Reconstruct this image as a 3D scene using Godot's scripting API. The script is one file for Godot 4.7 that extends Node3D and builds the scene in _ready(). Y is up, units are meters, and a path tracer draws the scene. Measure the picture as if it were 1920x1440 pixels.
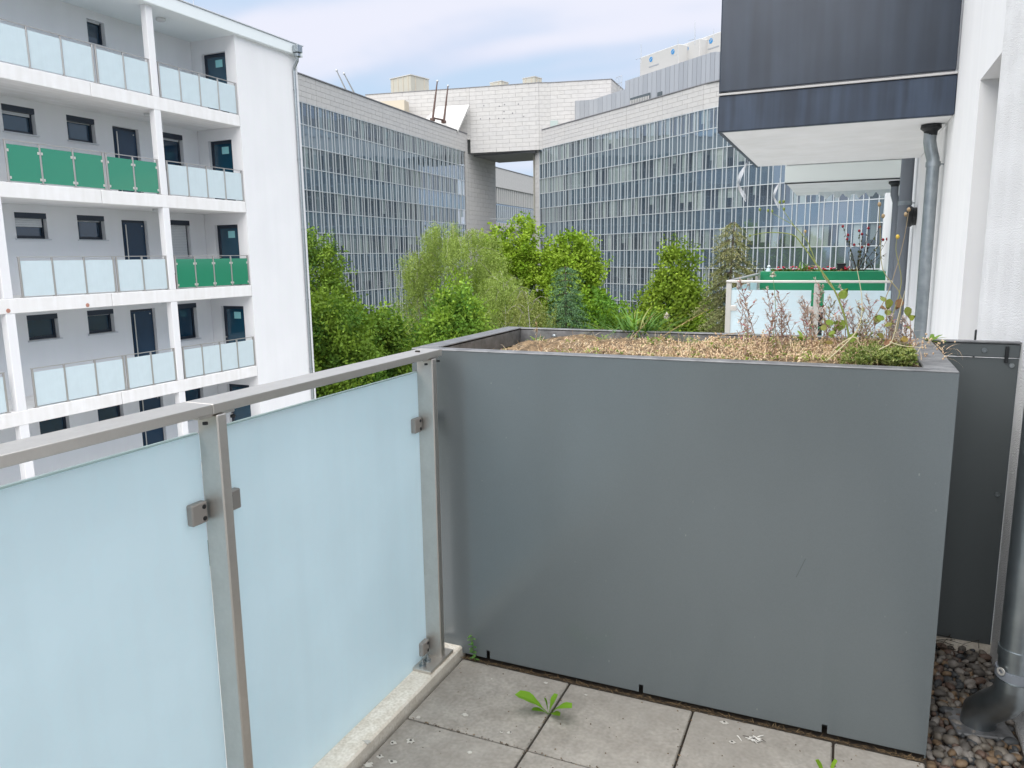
extends Node3D
# A balcony terrace with a metal planter, looking across a courtyard to a gallery block and a curved office building.

const EYE := Vector3(0, 1.5, 0)
const FOCAL := 1415.0
var cam_basis := Basis(Vector3(0.91573499, -0.01271921, -0.40158143), Vector3(-0.05591278, 0.98573913, -0.15872028), Vector3(0.39787333, 0.16779925, 0.90196465))
var rng := RandomNumberGenerator.new()
var M := {}
var taken := {}
var unit_boxes := {}

# ---------------------------------------------------------------- pixels to places
func ray(px: float, py: float) -> Vector3:
	return (cam_basis * Vector3(px - 960.0, -(py - 720.0), -FOCAL)).normalized()
func onx(px: float, py: float, x: float) -> Vector3:
	var r := ray(px, py)
	return EYE + r * ((x - EYE.x) / r.x)
func ony(px: float, py: float, y: float) -> Vector3:
	var r := ray(px, py)
	return EYE + r * ((y - EYE.y) / r.y)
func onz(px: float, py: float, z: float) -> Vector3:
	var r := ray(px, py)
	return EYE + r * ((z - EYE.z) / r.z)
func deep(px: float, py: float, d: float) -> Vector3:
	var r := ray(px, py)
	return EYE + r * (d / r.dot(-cam_basis.z))
func onv(px: float, py: float, p0: Vector3, n: Vector3) -> Vector3:
	var r := ray(px, py)
	return EYE + r * ((p0 - EYE).dot(n) / r.dot(n))

# ---------------------------------------------------------------- geometry
class Geo:
	var v := PackedVector3Array()
	var n := PackedVector3Array()
	var c := PackedColorArray()
	var ix := PackedInt32Array()
	var tint := Color(1, 1, 1)
	func tri(a: Vector3, b: Vector3, d: Vector3, na: Vector3, nb: Vector3, nd: Vector3) -> void:
		var s := v.size()
		v.append(a); v.append(b); v.append(d)
		n.append(na); n.append(nb); n.append(nd)
		c.append(tint); c.append(tint); c.append(tint)
		if (b - a).cross(d - a).dot(na + nb + nd) > 0.0:
			ix.append(s); ix.append(s + 2); ix.append(s + 1)
		else:
			ix.append(s); ix.append(s + 1); ix.append(s + 2)
	func quad(a: Vector3, b: Vector3, d: Vector3, e: Vector3, out := Vector3.ZERO) -> void:
		var nn := (b - a).cross(d - a)
		if nn.length_squared() < 1e-16:
			nn = (d - a).cross(e - a)
		nn = nn.normalized()
		if out != Vector3.ZERO and nn.dot(out) < 0.0:
			nn = -nn
		var s := v.size()
		v.append(a); v.append(b); v.append(d); v.append(e)
		for k in 4:
			n.append(nn); c.append(tint)
		if (b - a).cross(d - a).dot(nn) > 0.0:
			ix.append_array(PackedInt32Array([s, s + 2, s + 1, s, s + 3, s + 2]))
		else:
			ix.append_array(PackedInt32Array([s, s + 1, s + 2, s, s + 2, s + 3]))
	func tri_flat(a: Vector3, b: Vector3, d: Vector3, out := Vector3.ZERO) -> void:
		var nn := (b - a).cross(d - a).normalized()
		if out != Vector3.ZERO and nn.dot(out) < 0.0:
			nn = -nn
		tri(a, b, d, nn, nn, nn)
	func box(p: Vector3, size: Vector3, bs := Basis.IDENTITY) -> void:
		var h := size * 0.5
		for ax in 3:
			for sg in [-1.0, 1.0]:
				var o := Vector3.ZERO; o[ax] = sg
				var u := Vector3.ZERO; u[(ax + 1) % 3] = 1.0
				var w := Vector3.ZERO; w[(ax + 2) % 3] = 1.0
				var ce := p + bs * (o * h)
				var uu := bs * (u * h)
				var ww := bs * (w * h)
				quad(ce - uu - ww, ce + uu - ww, ce + uu + ww, ce - uu + ww, bs * o)
	func span(a: Vector3, b: Vector3) -> void:
		box((a + b) * 0.5, (b - a).abs())
	func bev(p: Vector3, size: Vector3, r: float, bs := Basis.IDENTITY) -> void:
		var h := size * 0.5
		r = minf(r, minf(h.x, minf(h.y, h.z)) * 0.9)
		var f := func(s: Vector3, ax: int) -> Vector3:
			var q := Vector3(s.x * (h.x - r), s.y * (h.y - r), s.z * (h.z - r))
			q[ax] = s[ax] * h[ax]
			return p + bs * q
		for ax in 3:
			for sg in [-1.0, 1.0]:
				var cs := []
				for k in [[-1, -1], [1, -1], [1, 1], [-1, 1]]:
					var s := Vector3.ZERO
					s[ax] = sg; s[(ax + 1) % 3] = k[0]; s[(ax + 2) % 3] = k[1]
					cs.append(f.call(s, ax))
				var o := Vector3.ZERO; o[ax] = sg
				quad(cs[0], cs[1], cs[2], cs[3], bs * o)
		for ax in 3:
			var a1 := (ax + 1) % 3
			var a2 := (ax + 2) % 3
			for s1 in [-1.0, 1.0]:
				for s2 in [-1.0, 1.0]:
					var lo := Vector3.ZERO; lo[ax] = -1; lo[a1] = s1; lo[a2] = s2
					var hi := lo; hi[ax] = 1
					var o := Vector3.ZERO; o[a1] = s1; o[a2] = s2
					quad(f.call(lo, a1), f.call(hi, a1), f.call(hi, a2), f.call(lo, a2), bs * o)
		for sx in [-1.0, 1.0]:
			for sy in [-1.0, 1.0]:
				for sz in [-1.0, 1.0]:
					var s := Vector3(sx, sy, sz)
					tri_flat(f.call(s, 0), f.call(s, 1), f.call(s, 2), bs * s)
	func tube(pts: Array, rad: Array, sides := 8, caps := true) -> void:
		var rings := []
		var up := Vector3(0.13, 1, 0.07).normalized()
		var last_u := Vector3.ZERO
		for i in pts.size():
			var t: Vector3 = (pts[mini(i + 1, pts.size() - 1)] - pts[maxi(i - 1, 0)]).normalized()
			var u: Vector3
			if last_u == Vector3.ZERO:
				u = t.cross(up if absf(t.dot(up)) < 0.95 else Vector3.RIGHT).normalized()
			else:
				u = (last_u - t * last_u.dot(t)).normalized()
			last_u = u
			var w := t.cross(u)
			var ring := []
			for k in sides:
				var a := TAU * k / sides
				ring.append([pts[i] + (u * cos(a) + w * sin(a)) * float(rad[mini(i, rad.size() - 1)]), u * cos(a) + w * sin(a)])
			rings.append(ring)
		for i in pts.size() - 1:
			for k in sides:
				var a = rings[i][k]
				var b = rings[i][(k + 1) % sides]
				var d = rings[i + 1][(k + 1) % sides]
				var e = rings[i + 1][k]
				tri(a[0], b[0], d[0], a[1], b[1], d[1])
				tri(a[0], d[0], e[0], a[1], d[1], e[1])
		if caps:
			for q in [0, pts.size() - 1]:
				var o: Vector3 = (pts[0] - pts[1]) if q == 0 else (pts[-1] - pts[-2])
				for k in range(1, sides - 1):
					tri_flat(rings[q][0][0], rings[q][k][0], rings[q][k + 1][0], o)
	func lathe(p: Vector3, prof: Array, sides := 20, ax := Vector3.UP) -> void:
		# profile of [radius, height] along ax
		var u := ax.cross(Vector3.RIGHT if absf(ax.x) < 0.9 else Vector3.UP).normalized()
		var w := ax.cross(u)
		for i in prof.size() - 1:
			for k in sides:
				var a0 := TAU * k / sides
				var a1 := TAU * (k + 1) / sides
				var d0 := u * cos(a0) + w * sin(a0)
				var d1 := u * cos(a1) + w * sin(a1)
				var dr: float = prof[i + 1][0] - prof[i][0]
				var dh: float = prof[i + 1][1] - prof[i][1]
				var n0 := (d0 * dh - ax * dr).normalized()
				var n1 := (d1 * dh - ax * dr).normalized()
				var A: Vector3 = p + d0 * prof[i][0] + ax * prof[i][1]
				var B: Vector3 = p + d1 * prof[i][0] + ax * prof[i][1]
				var C: Vector3 = p + d1 * prof[i + 1][0] + ax * prof[i + 1][1]
				var D: Vector3 = p + d0 * prof[i + 1][0] + ax * prof[i + 1][1]
				if prof[i][0] > 1e-6:
					tri(A, B, C, n0, n1, n1)
				if prof[i + 1][0] > 1e-6:
					tri(A, C, D, n0, n1, n0)
	# a bent strip: a grass blade or a long leaf
	func blade(p: Vector3, dir: Vector3, ln: float, wd: float, droop: float, segs := 4, shape := 0) -> void:
		var side := dir.cross(Vector3.UP)
		side = side.normalized() if side.length() > 0.05 else Vector3.RIGHT
		var q := p
		var d := dir.normalized()
		var a := q - side * wd * 0.5
		var b := q + side * wd * 0.5
		for i in segs:
			d = (d + Vector3.DOWN * droop / segs).normalized()
			q += d * ln / segs
			var t := float(i + 1) / segs
			var w := wd * 0.5 * (1.0 - t * t) if shape == 0 else wd * 0.5 * sin(PI * clampf(t * 0.93 + 0.07, 0, 1)) * (1.0 + 0.25 * sin(t * 9.0))
			var nn := side.cross(d).normalized()
			var a2 := q - side * w
			var b2 := q + side * w
			if i == segs - 1:
				tri(a, b, q, nn, nn, nn)
			else:
				tri(a, b, b2, nn, nn, nn)
				tri(a, b2, a2, nn, nn, nn)
			a = a2
			b = b2
	# a spoon shaped leaf with a folded midrib
	func spoon(p: Vector3, dir: Vector3, ln: float, wd: float, droop: float, wave := 0.0) -> void:
		var side := dir.cross(Vector3.UP).normalized()
		var d := dir.normalized()
		var q := p
		var prof := [0.08, 0.1, 0.16, 0.34, 0.62, 0.88, 1.0, 0.97, 0.76, 0.0]
		var last := [p - side * wd * 0.04, p, p + side * wd * 0.04]
		for i in range(1, 10):
			d = (d + Vector3.DOWN * droop / 9.0).normalized()
			q += d * ln / 9.0
			var nn := side.cross(d).normalized()
			var w: float = wd * 0.5 * prof[i] * (1.0 + wave * sin(i * 2.6))
			var row := [q - side * w + nn * w * 0.28, q, q + side * w * (1.0 + wave * 0.6 * cos(i * 1.9)) + nn * w * 0.3]
			for s in 2:
				quad(last[s], last[s + 1], row[s + 1], row[s], nn)
			last = row
	func blob(p: Vector3, size: Vector3, rings := 4, sides := 7, bs := Basis.IDENTITY, noise := 0.0, r: RandomNumberGenerator = null) -> void:
		var pts := []
		for i in rings + 1:
			var row := []
			var th := PI * i / rings
			for k in sides:
				var a := TAU * k / sides
				var d := Vector3(sin(th) * cos(a), cos(th), sin(th) * sin(a))
				var s := 1.0 + (noise * (r.randf() - 0.5) if r and i > 0 and i < rings else 0.0)
				row.append([p + bs * (d * size * s), (bs * (d / size)).normalized()])
			pts.append(row)
		for i in rings:
			for k in sides:
				var a = pts[i][k]
				var b = pts[i][(k + 1) % sides]
				var d = pts[i + 1][(k + 1) % sides]
				var e = pts[i + 1][k]
				if i > 0:
					tri(a[0], b[0], d[0], a[1], b[1], d[1])
				if i < rings - 1:
					tri(a[0], d[0], e[0], a[1], d[1], e[1])
	func arrays(off: Vector3) -> Array:
		var vv := v
		if off != Vector3.ZERO:
			vv = PackedVector3Array()
			vv.resize(v.size())
			for i in v.size():
				vv[i] = v[i] - off
		var a := []
		a.resize(Mesh.ARRAY_MAX)
		a[Mesh.ARRAY_VERTEX] = vv
		a[Mesh.ARRAY_NORMAL] = n
		a[Mesh.ARRAY_COLOR] = c
		a[Mesh.ARRAY_INDEX] = ix
		return a
	func mesh(off: Vector3, m: Material) -> ArrayMesh:
		var am := ArrayMesh.new()
		if v.size():
			am.add_surface_from_arrays(Mesh.PRIMITIVE_TRIANGLES, arrays(off))
			am.surface_set_material(0, m)
		return am

# ---------------------------------------------------------------- objects
func numbered(called: String) -> String:
	taken[called] = taken.get(called, -1) + 1
	return called if taken[called] == 0 else "%s_%03d" % [called, taken[called]]
func tag(o: Node, label: String, category: String, group := "", kind := "") -> Node:
	o.set_meta("label", label)
	o.set_meta("category", category)
	if group: o.set_meta("group", group)
	if kind: o.set_meta("kind", kind)
	return o
func thing(called: String, label: String, category: String, at := Vector3.ZERO, group := "", kind := "") -> Node3D:
	var o := Node3D.new()
	o.name = numbered(called)
	add_child(o)
	o.position = at
	tag(o, label, category, group, kind)
	return o
func origin(o: Node) -> Vector3:
	var p := Vector3.ZERO
	while o is Node3D and o != self:
		p += o.position
		o = o.get_parent()
	return p
func part(g: Geo, called: String, m: Material, parent: Node) -> MeshInstance3D:
	var o := MeshInstance3D.new()
	o.mesh = g.mesh(origin(parent), m)
	o.name = called
	parent.add_child(o, true)
	return o
func single(g: Geo, called: String, m: Material, at: Vector3, label: String, category: String, group := "", kind := "") -> MeshInstance3D:
	var o := MeshInstance3D.new()
	o.mesh = g.mesh(at, m)
	o.name = numbered(called)
	add_child(o)
	o.position = at
	tag(o, label, category, group, kind)
	return o
func structure(called: String) -> Node3D:
	var o := Node3D.new()
	o.name = called
	add_child(o)
	o.set_meta("kind", "structure")
	return o
func unit_box(m: Material) -> BoxMesh:
	if not unit_boxes.has(m):
		var b := BoxMesh.new()
		b.size = Vector3.ONE
		b.material = m
		unit_boxes[m] = b
	return unit_boxes[m]
var unit_sheets := {}
func unit_sheet(m: Material) -> QuadMesh:
	if not unit_sheets.has(m):
		var b := QuadMesh.new()
		b.size = Vector2.ONE
		b.material = m
		unit_sheets[m] = b
	return unit_sheets[m]
func bx(called: String, p: Vector3, size: Vector3, m: Material, parent: Node, bs := Basis.IDENTITY) -> MeshInstance3D:
	var g := Geo.new()
	g.box(p, size, bs)
	return part(g, called, m, parent)
func bev(called: String, p: Vector3, size: Vector3, r: float, m: Material, parent: Node, bs := Basis.IDENTITY) -> MeshInstance3D:
	var g := Geo.new()
	g.bev(p, size, r, bs)
	return part(g, called, m, parent)
# many alike pieces [place, size, basis, material]: the nearest ones are parts of their own, the rest one joined part
func pieces(parent: Node, called: String, rest_called: String, items: Array, limit := 300, sheet := false) -> void:
	items.sort_custom(func(a, b): return (a[0] - EYE).length() < (b[0] - EYE).length())
	var off := origin(parent)
	var rest := {}
	for i in items.size():
		var it = items[i]
		if i < limit:
			var o := MeshInstance3D.new()
			o.mesh = unit_sheet(it[3]) if sheet else unit_box(it[3])
			o.name = called
			parent.add_child(o, true)
			o.transform = Transform3D(it[2] * Basis.from_scale(it[1]), it[0] - off)
		else:
			if not rest.has(it[3]): rest[it[3]] = Geo.new()
			if sheet:
				var hx: Vector3 = it[2].x * it[1].x * 0.5
				var hy: Vector3 = it[2].y * it[1].y * 0.5
				rest[it[3]].quad(it[0] - hx - hy, it[0] + hx - hy, it[0] + hx + hy, it[0] - hx + hy, it[2].z)
			else:
				rest[it[3]].box(it[0], it[1], it[2])
	if rest.size():
		var am := ArrayMesh.new()
		for m in rest:
			am.add_surface_from_arrays(Mesh.PRIMITIVE_TRIANGLES, rest[m].arrays(off))
			am.surface_set_material(am.get_surface_count() - 1, m)
		var o := MeshInstance3D.new()
		o.mesh = am
		o.name = rest_called
		parent.add_child(o, true)
		o.set_meta("kind", "stuff")

# ---------------------------------------------------------------- materials
func lin(r: float, g: float, b: float) -> Color:
	return Color(r, g, b).linear_to_srgb()
func mat(r: float, g: float, b: float, rough := 0.8, metal := 0.0) -> StandardMaterial3D:
	var m := StandardMaterial3D.new()
	m.albedo_color = lin(r, g, b)
	m.roughness = rough
	m.metallic = metal
	return m
func leaf_mat(rough := 0.55, back := 0.35) -> StandardMaterial3D:
	var m := StandardMaterial3D.new()
	m.vertex_color_use_as_albedo = true
	m.roughness = rough
	m.metallic_specular = 0.3
	m.cull_mode = BaseMaterial3D.CULL_DISABLED
	if back > 0.0:
		m.backlight_enabled = true
		m.backlight = Color(back, back, back * 0.6)
	return m
func noise_values(size: int, freq: float, oct: int, sd: int, sx := 1.0, sy := 1.0) -> PackedFloat32Array:
	# seamless noise on a torus blend
	var f := FastNoiseLite.new()
	f.seed = sd
	f.frequency = freq
	f.fractal_octaves = oct
	var out := PackedFloat32Array()
	out.resize(size * size)
	var h := size / 2
	for y in size:
		for x in size:
			var wx := clampf(absf(float(x - h)) / h * 2.0 - 1.0, 0, 1)
			var wy := clampf(absf(float(y - h)) / h * 2.0 - 1.0, 0, 1)
			wx *= 0.5; wy *= 0.5
			var x2 := x - size if x > h else x + size
			var y2 := y - size if y > h else y + size
			var a := f.get_noise_2d(x * sx, y * sy)
			if wx > 0.0: a = lerpf(a, f.get_noise_2d(x2 * sx, y * sy), wx)
			if wy > 0.0:
				var b := f.get_noise_2d(x * sx, y2 * sy)
				if wx > 0.0: b = lerpf(b, f.get_noise_2d(x2 * sx, y2 * sy), wx)
				a = lerpf(a, b, wy)
			out[y * size + x] = a * 0.5 + 0.5
	return out
func color_tex(size: int, layers: Array) -> ImageTexture:
	# layers: [values, low colour (linear), high colour, contrast]; multiplied
	var im := Image.create(size, size, false, Image.FORMAT_RGB8)
	for y in size:
		for x in size:
			var col := Vector3.ONE
			for l in layers:
				var t := clampf((l[0][y * size + x] - 0.5) * l[3] + 0.5, 0, 1)
				var lo: Vector3 = l[1]
				col *= lo.lerp(l[2], t)
			im.set_pixel(x, y, Color(col.x, col.y, col.z).linear_to_srgb())
	im.generate_mipmaps()
	return ImageTexture.create_from_image(im)
func grey_tex(size: int, vals: PackedFloat32Array, contrast := 1.0, mid := 0.5) -> ImageTexture:
	var im := Image.create(size, size, false, Image.FORMAT_RGB8)
	for y in size:
		for x in size:
			var t := clampf((vals[y * size + x] - 0.5) * contrast + mid, 0, 1)
			im.set_pixel(x, y, Color(t, t, t))
	return ImageTexture.create_from_image(im)
func triplanar(m: StandardMaterial3D, scale: float, world := true, sy := -1.0) -> StandardMaterial3D:
	m.uv1_triplanar = true
	m.uv1_world_triplanar = world
	m.uv1_scale = Vector3(scale, scale if sy < 0 else sy, scale)
	return m

# powder coat with grain, dried specks, drips and scuffs
func panel_tex() -> ImageTexture:
	var size := 1024
	var q := RandomNumberGenerator.new(); q.seed = 77
	var f := FastNoiseLite.new(); f.seed = 21; f.frequency = 0.006
	var im := Image.create(size, size, false, Image.FORMAT_RGB8)
	for y in size:
		for x in size:
			var t := 1.0 + 0.035 * f.get_noise_2d(x, y * 0.4) + q.randf_range(-0.035, 0.035)
			im.set_pixel(x, y, Color(0.62 * t, 0.62 * t, 0.62 * t).linear_to_srgb())
	for k in 80:
		var x := q.randi() % size
		var y := q.randi() % size
		var b := q.randf_range(0.75, 1.0)
		var w := 1 + q.randi() % 2
		var h := 1 + q.randi() % 4
		im.fill_rect(Rect2i(x, y, w, h), Color(b, b, b * 0.95).linear_to_srgb())
	for k in 12:
		var x := float(q.randi() % size)
		var y := q.randi() % size
		var ln := q.randi_range(8, 46)
		var dark := q.randf() < 0.5
		var slope := q.randfn() * 0.25
		for j in ln:
			x += slope
			var c := im.get_pixel(posmod(int(x), size), posmod(y + j, size))
			im.set_pixel(posmod(int(x), size), posmod(y + j, size), c.darkened(0.22) if dark else c.lightened(0.16))
	return ImageTexture.create_from_image(im)

func make_materials() -> void:
	var n_fine := noise_values(256, 0.16, 3, 11)
	var n_mid := noise_values(256, 0.035, 4, 12)
	var n_big := noise_values(256, 0.012, 4, 13)
	var n_streak := noise_values(256, 0.05, 3, 14, 1.0, 0.06)
	var fine_h := grey_tex(256, n_fine, 1.3)
	# stucco of our own house
	var m := mat(1, 1, 1, 0.92)
	m.albedo_texture = color_tex(256, [[n_big, Vector3(0.86, 0.86, 0.865), Vector3(0.9, 0.9, 0.9), 1.6], [n_streak, Vector3(0.94, 0.94, 0.94), Vector3(1, 1, 1), 1.4]])
	triplanar(m, 0.45)
	M.stucco = m
	m = mat(0.86, 0.86, 0.865, 0.92)
	m.heightmap_enabled = true
	m.heightmap_texture = fine_h
	m.heightmap_scale = 0.7
	triplanar(m, 3.2)
	M.stucco_rough = m
	# white render of the gallery block
	m = mat(1, 1, 1, 0.9)
	m.albedo_texture = color_tex(256, [[n_big, Vector3(0.745, 0.75, 0.77), Vector3(0.78, 0.783, 0.802), 1.5], [n_streak, Vector3(0.97, 0.97, 0.968), Vector3(1, 1, 1), 1.5]])
	triplanar(m, 0.16)
	M.white_render = m
	m = mat(1, 1, 1, 0.85)
	m.albedo_texture = color_tex(256, [[n_streak, Vector3(0.74, 0.735, 0.73), Vector3(0.82, 0.82, 0.83), 1.8], [n_mid, Vector3(0.95, 0.94, 0.93), Vector3(1, 1, 1), 1.5]])
	triplanar(m, 0.3)
	M.slab_white = m
	M.fascia = mat(0.74, 0.79, 0.81, 0.5)
	# metals
	m = mat(0.68, 0.645, 0.605, 0.43, 0.94)
	m.albedo_texture = color_tex(256, [[n_mid, Vector3(0.93, 0.925, 0.92), Vector3(1, 1, 1), 1.6], [n_fine, Vector3(0.92, 0.92, 0.92), Vector3(1, 1, 1), 1.0]])
	triplanar(m, 1.7, true, 1.7)
	M.steel = m
	M.clamp = mat(0.34, 0.32, 0.3, 0.5, 0.5)
	M.steel_plain = mat(0.5, 0.48, 0.46, 0.4, 0.8)
	m = mat(1, 1, 1, 0.2, 0.2)
	m.albedo_texture = color_tex(256, [[n_big, Vector3(0.088, 0.1, 0.104), Vector3(0.097, 0.109, 0.113), 1.0], [n_fine, Vector3(0.93, 0.93, 0.93), Vector3(1, 1, 1), 1.0]])
	m.roughness_texture = grey_tex(256, n_mid, 0.25, 0.9)
	triplanar(m, 0.7)
	m.albedo_texture = panel_tex()
	m.albedo_color = lin(0.235, 0.268, 0.282)
	m.roughness_texture = null
	m.uv1_scale = Vector3(0.55, 0.55, 0.55)
	M.anthracite = m
	m = mat(1, 1, 1, 0.5, 0.3)
	m.albedo_texture = color_tex(256, [[n_mid, Vector3(0.15, 0.155, 0.165), Vector3(0.27, 0.275, 0.285), 1.8], [n_fine, Vector3(0.8, 0.79, 0.78), Vector3(1, 1, 1), 1.6]])
	triplanar(m, 1.4)
	M.rim = m
	m = mat(1, 1, 1, 0.28, 0.2)
	m.albedo_texture = color_tex(256, [[n_big, Vector3(0.024, 0.034, 0.052), Vector3(0.034, 0.045, 0.065), 1.5], [n_streak, Vector3(0.8, 0.8, 0.8), Vector3(1.12, 1.12, 1.12), 2.4]])
	triplanar(m, 0.6)
	M.upper_panel = m
	m = mat(1, 1, 1, 0.48)
	m.albedo_texture = color_tex(256, [[n_big, Vector3(0.018, 0.032, 0.06), Vector3(0.028, 0.045, 0.077), 1.5], [n_streak, Vector3(0.75, 0.75, 0.75), Vector3(1.35, 1.3, 1.25), 2.6]])
	triplanar(m, 0.9)
	M.upper_slab = m
	M.dark_panel = mat(0.1, 0.115, 0.12, 0.45, 0.1)
	m = mat(1, 1, 1, 0.36, 0.95)
	m.albedo_texture = color_tex(256, [[n_mid, Vector3(0.3, 0.335, 0.355), Vector3(0.44, 0.47, 0.49), 1.6], [n_streak, Vector3(0.85, 0.87, 0.88), Vector3(1.1, 1.1, 1.1), 1.8]])
	triplanar(m, 1.2)
	M.zinc = m
	M.dark_pipe = mat(0.2, 0.22, 0.25, 0.5, 0.2)
	M.black = mat(0.012, 0.014, 0.016, 0.5)
	m = mat(1, 1, 1, 0.9)
	m.albedo_texture = color_tex(256, [[n_big, Vector3(0.76, 0.77, 0.77), Vector3(0.85, 0.855, 0.86), 1.6], [n_mid, Vector3(0.95, 0.945, 0.93), Vector3(1, 1, 1), 1.8]])
	triplanar(m, 0.5)
	M.soffit = m
	M.pale_panel = mat(0.46, 0.5, 0.49, 0.6)
	# frosted glass: a milky sheet
	m = mat(0.9, 0.958, 0.972, 0.22)
	m.albedo_texture = color_tex(256, [[n_big, Vector3(0.955, 0.96, 0.96), Vector3(1, 1, 1), 1.4], [n_streak, Vector3(0.975, 0.975, 0.975), Vector3(1, 1, 1), 1.6]])
	triplanar(m, 0.8)
	m.backlight_enabled = true
	m.backlight = Color(0.92, 0.975, 1.0)
	m.metallic_specular = 0.4
	M.frosted = m
	M.frosted_edge = mat(0.46, 0.62, 0.62, 0.15)
	m = mat(0.012, 0.21, 0.115, 0.06)
	m.metallic_specular = 0.9
	M.green_glass = m
	M.green_panel = mat(0.004, 0.2, 0.085, 0.35)
	# floor
	for k in 3:
		m = mat(1, 1, 1, 0.88)
		var s := 0.95 + 0.06 * k
		m.albedo_texture = color_tex(256, [[n_big, Vector3(0.27, 0.25, 0.222) * s, Vector3(0.33, 0.31, 0.28) * s, 2.0], [n_mid, Vector3(0.84, 0.84, 0.84), Vector3(1.06, 1.06, 1.06), 1.8], [n_fine, Vector3(0.84, 0.83, 0.82), Vector3(1.08, 1.08, 1.08), 1.7]])
		m.heightmap_enabled = true
		m.heightmap_texture = fine_h
		m.heightmap_scale = 0.12
		triplanar(m, 1.35)
		m.uv1_offset = Vector3(0.37 * k, 0.2 * k, 0.11 * k)
		M["tile%d" % k] = m
	m = mat(1, 1, 1, 0.85)
	m.albedo_texture = color_tex(256, [[n_mid, Vector3(0.72, 0.665, 0.58), Vector3(0.85, 0.81, 0.74), 2.0], [n_fine, Vector3(0.8, 0.78, 0.74), Vector3(1.05, 1.05, 1.05), 1.7]])
	triplanar(m, 1.9)
	M.kerb = m
	M.joint_dirt = mat(0.045, 0.036, 0.028, 0.95)
	for k in 6:
		var base: Vector3 = [Vector3(0.11, 0.1, 0.09), Vector3(0.17, 0.15, 0.125), Vector3(0.06, 0.065, 0.07), Vector3(0.2, 0.135, 0.08), Vector3(0.24, 0.22, 0.2), Vector3(0.13, 0.085, 0.065)][k] * 0.95
		m = mat(1, 1, 1, 0.6)
		m.albedo_texture = color_tex(64, [[noise_values(64, 0.07, 3, 40 + k), base * 0.7, base * 1.25, 2.0]])
		triplanar(m, 9.0)
		M["pebble%d" % k] = m
	M.flake = mat(0.5, 0.48, 0.44, 0.85)
	M.flake_dark = mat(0.05, 0.045, 0.04, 0.8)
	# gallery block joinery
	M.frame_dark = mat(0.014, 0.024, 0.042, 0.35)
	m = mat(0.012, 0.04, 0.075, 0.05)
	m.metallic_specular = 0.8
	M.pane_dark = m
	M.door_panel = mat(0.012, 0.038, 0.08, 0.3)
	m = mat(0.01, 0.055, 0.095, 0.06)
	m.metallic_specular = 0.7
	M.door_glass = m
	M.shutter = mat(0.62, 0.64, 0.66, 0.6)
	M.sill = mat(0.55, 0.57, 0.6, 0.4, 0.3)
	M.paper = mat(0.25, 0.55, 0.58, 0.8)
	M.handle = mat(0.62, 0.6, 0.56, 0.35, 0.5)
	M.lamp = mat(0.55, 0.57, 0.58, 0.6)
	M.rust = mat(0.4, 0.2, 0.15, 0.9)
	M.extinguisher = mat(0.5, 0.02, 0.03, 0.35)
	# office
	for k in 4:
		m = mat(1, 1, 1, 0.85)
		var b: Vector3 = [Vector3(0.5, 0.492, 0.49), Vector3(0.51, 0.502, 0.498), Vector3(0.493, 0.487, 0.486), Vector3(0.505, 0.496, 0.49)][k]
		m.albedo_texture = color_tex(128, [[noise_values(128, 0.04, 3, 60 + k), b * 0.93, b * 1.05, 1.6]])
		triplanar(m, 0.25)
		M["stone%d" % k] = m
	M.stone_joint = mat(0.36, 0.355, 0.355, 0.9)
	var coat := color_tex(16, [[noise_values(16, 0.1, 1, 90), Vector3(0.97, 0.97, 0.97), Vector3(1, 1, 1), 1.0]])
	M.coping = mat(0.2, 0.2, 0.215, 0.6)
	for k in 3:
		m = StandardMaterial3D.new()
		m.albedo_color = lin([0.4, 0.43, 0.37][k], [0.48, 0.51, 0.45][k], [0.56, 0.59, 0.53][k])
		m.albedo_color.a = [0.46, 0.42, 0.5][k]
		m.transparency = BaseMaterial3D.TRANSPARENCY_ALPHA
		m.albedo_texture = coat
		m.roughness = 0.02
		m.metallic = 0.85
		M["pane%d" % k] = m
		m = mat([0.25, 0.27, 0.23][k], [0.32, 0.34, 0.3][k], [0.38, 0.4, 0.36][k], 0.04, 0.78)
		M["spandrel%d" % k] = m
	for k in 4:
		M["curtain%d" % k] = mat([0.5, 0.44, 0.56, 0.38][k], [0.58, 0.52, 0.63, 0.45][k], [0.53, 0.49, 0.57, 0.44][k], 0.9)
	M.mullion = mat(0.52, 0.555, 0.58, 0.45, 0.2)
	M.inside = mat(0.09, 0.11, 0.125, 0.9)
	M.grey_clad0 = mat(0.4, 0.42, 0.45, 0.45, 0.3)
	M.grey_clad1 = mat(0.36, 0.38, 0.41, 0.45, 0.3)
	M.unit_white = mat(0.47, 0.468, 0.46, 0.7)
	M.unit_grey = mat(0.42, 0.41, 0.36, 0.6)
	M.beige = mat(0.5, 0.45, 0.37, 0.8)
	M.logo_blue = mat(0.01, 0.23, 0.55, 0.6)
	M.yellow = mat(0.7, 0.55, 0.05, 0.6)
	M.spinner = mat(0.75, 0.76, 0.78, 0.25, 0.5)
	M.rod = mat(0.45, 0.47, 0.5, 0.5, 0.3)
	M.davit_rust = mat(0.085, 0.05, 0.042, 0.7)
	# plants
	M.leaf = leaf_mat(0.6, 0.75)
	M.dry = leaf_mat(0.8, 0.2)
	M.needle = leaf_mat(0.7, 0.1)
	M.stem = leaf_mat(0.7, 0.0)
	m = mat(1, 1, 1, 0.95)
	m.albedo_texture = color_tex(256, [[n_mid, Vector3(0.06, 0.042, 0.026), Vector3(0.36, 0.255, 0.155), 2.2], [n_fine, Vector3(0.5, 0.47, 0.42), Vector3(1.2, 1.18, 1.12), 2.0]])
	triplanar(m, 3.0)
	M.soil = m
	M.bark = mat(0.1, 0.08, 0.065, 0.95)
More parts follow.
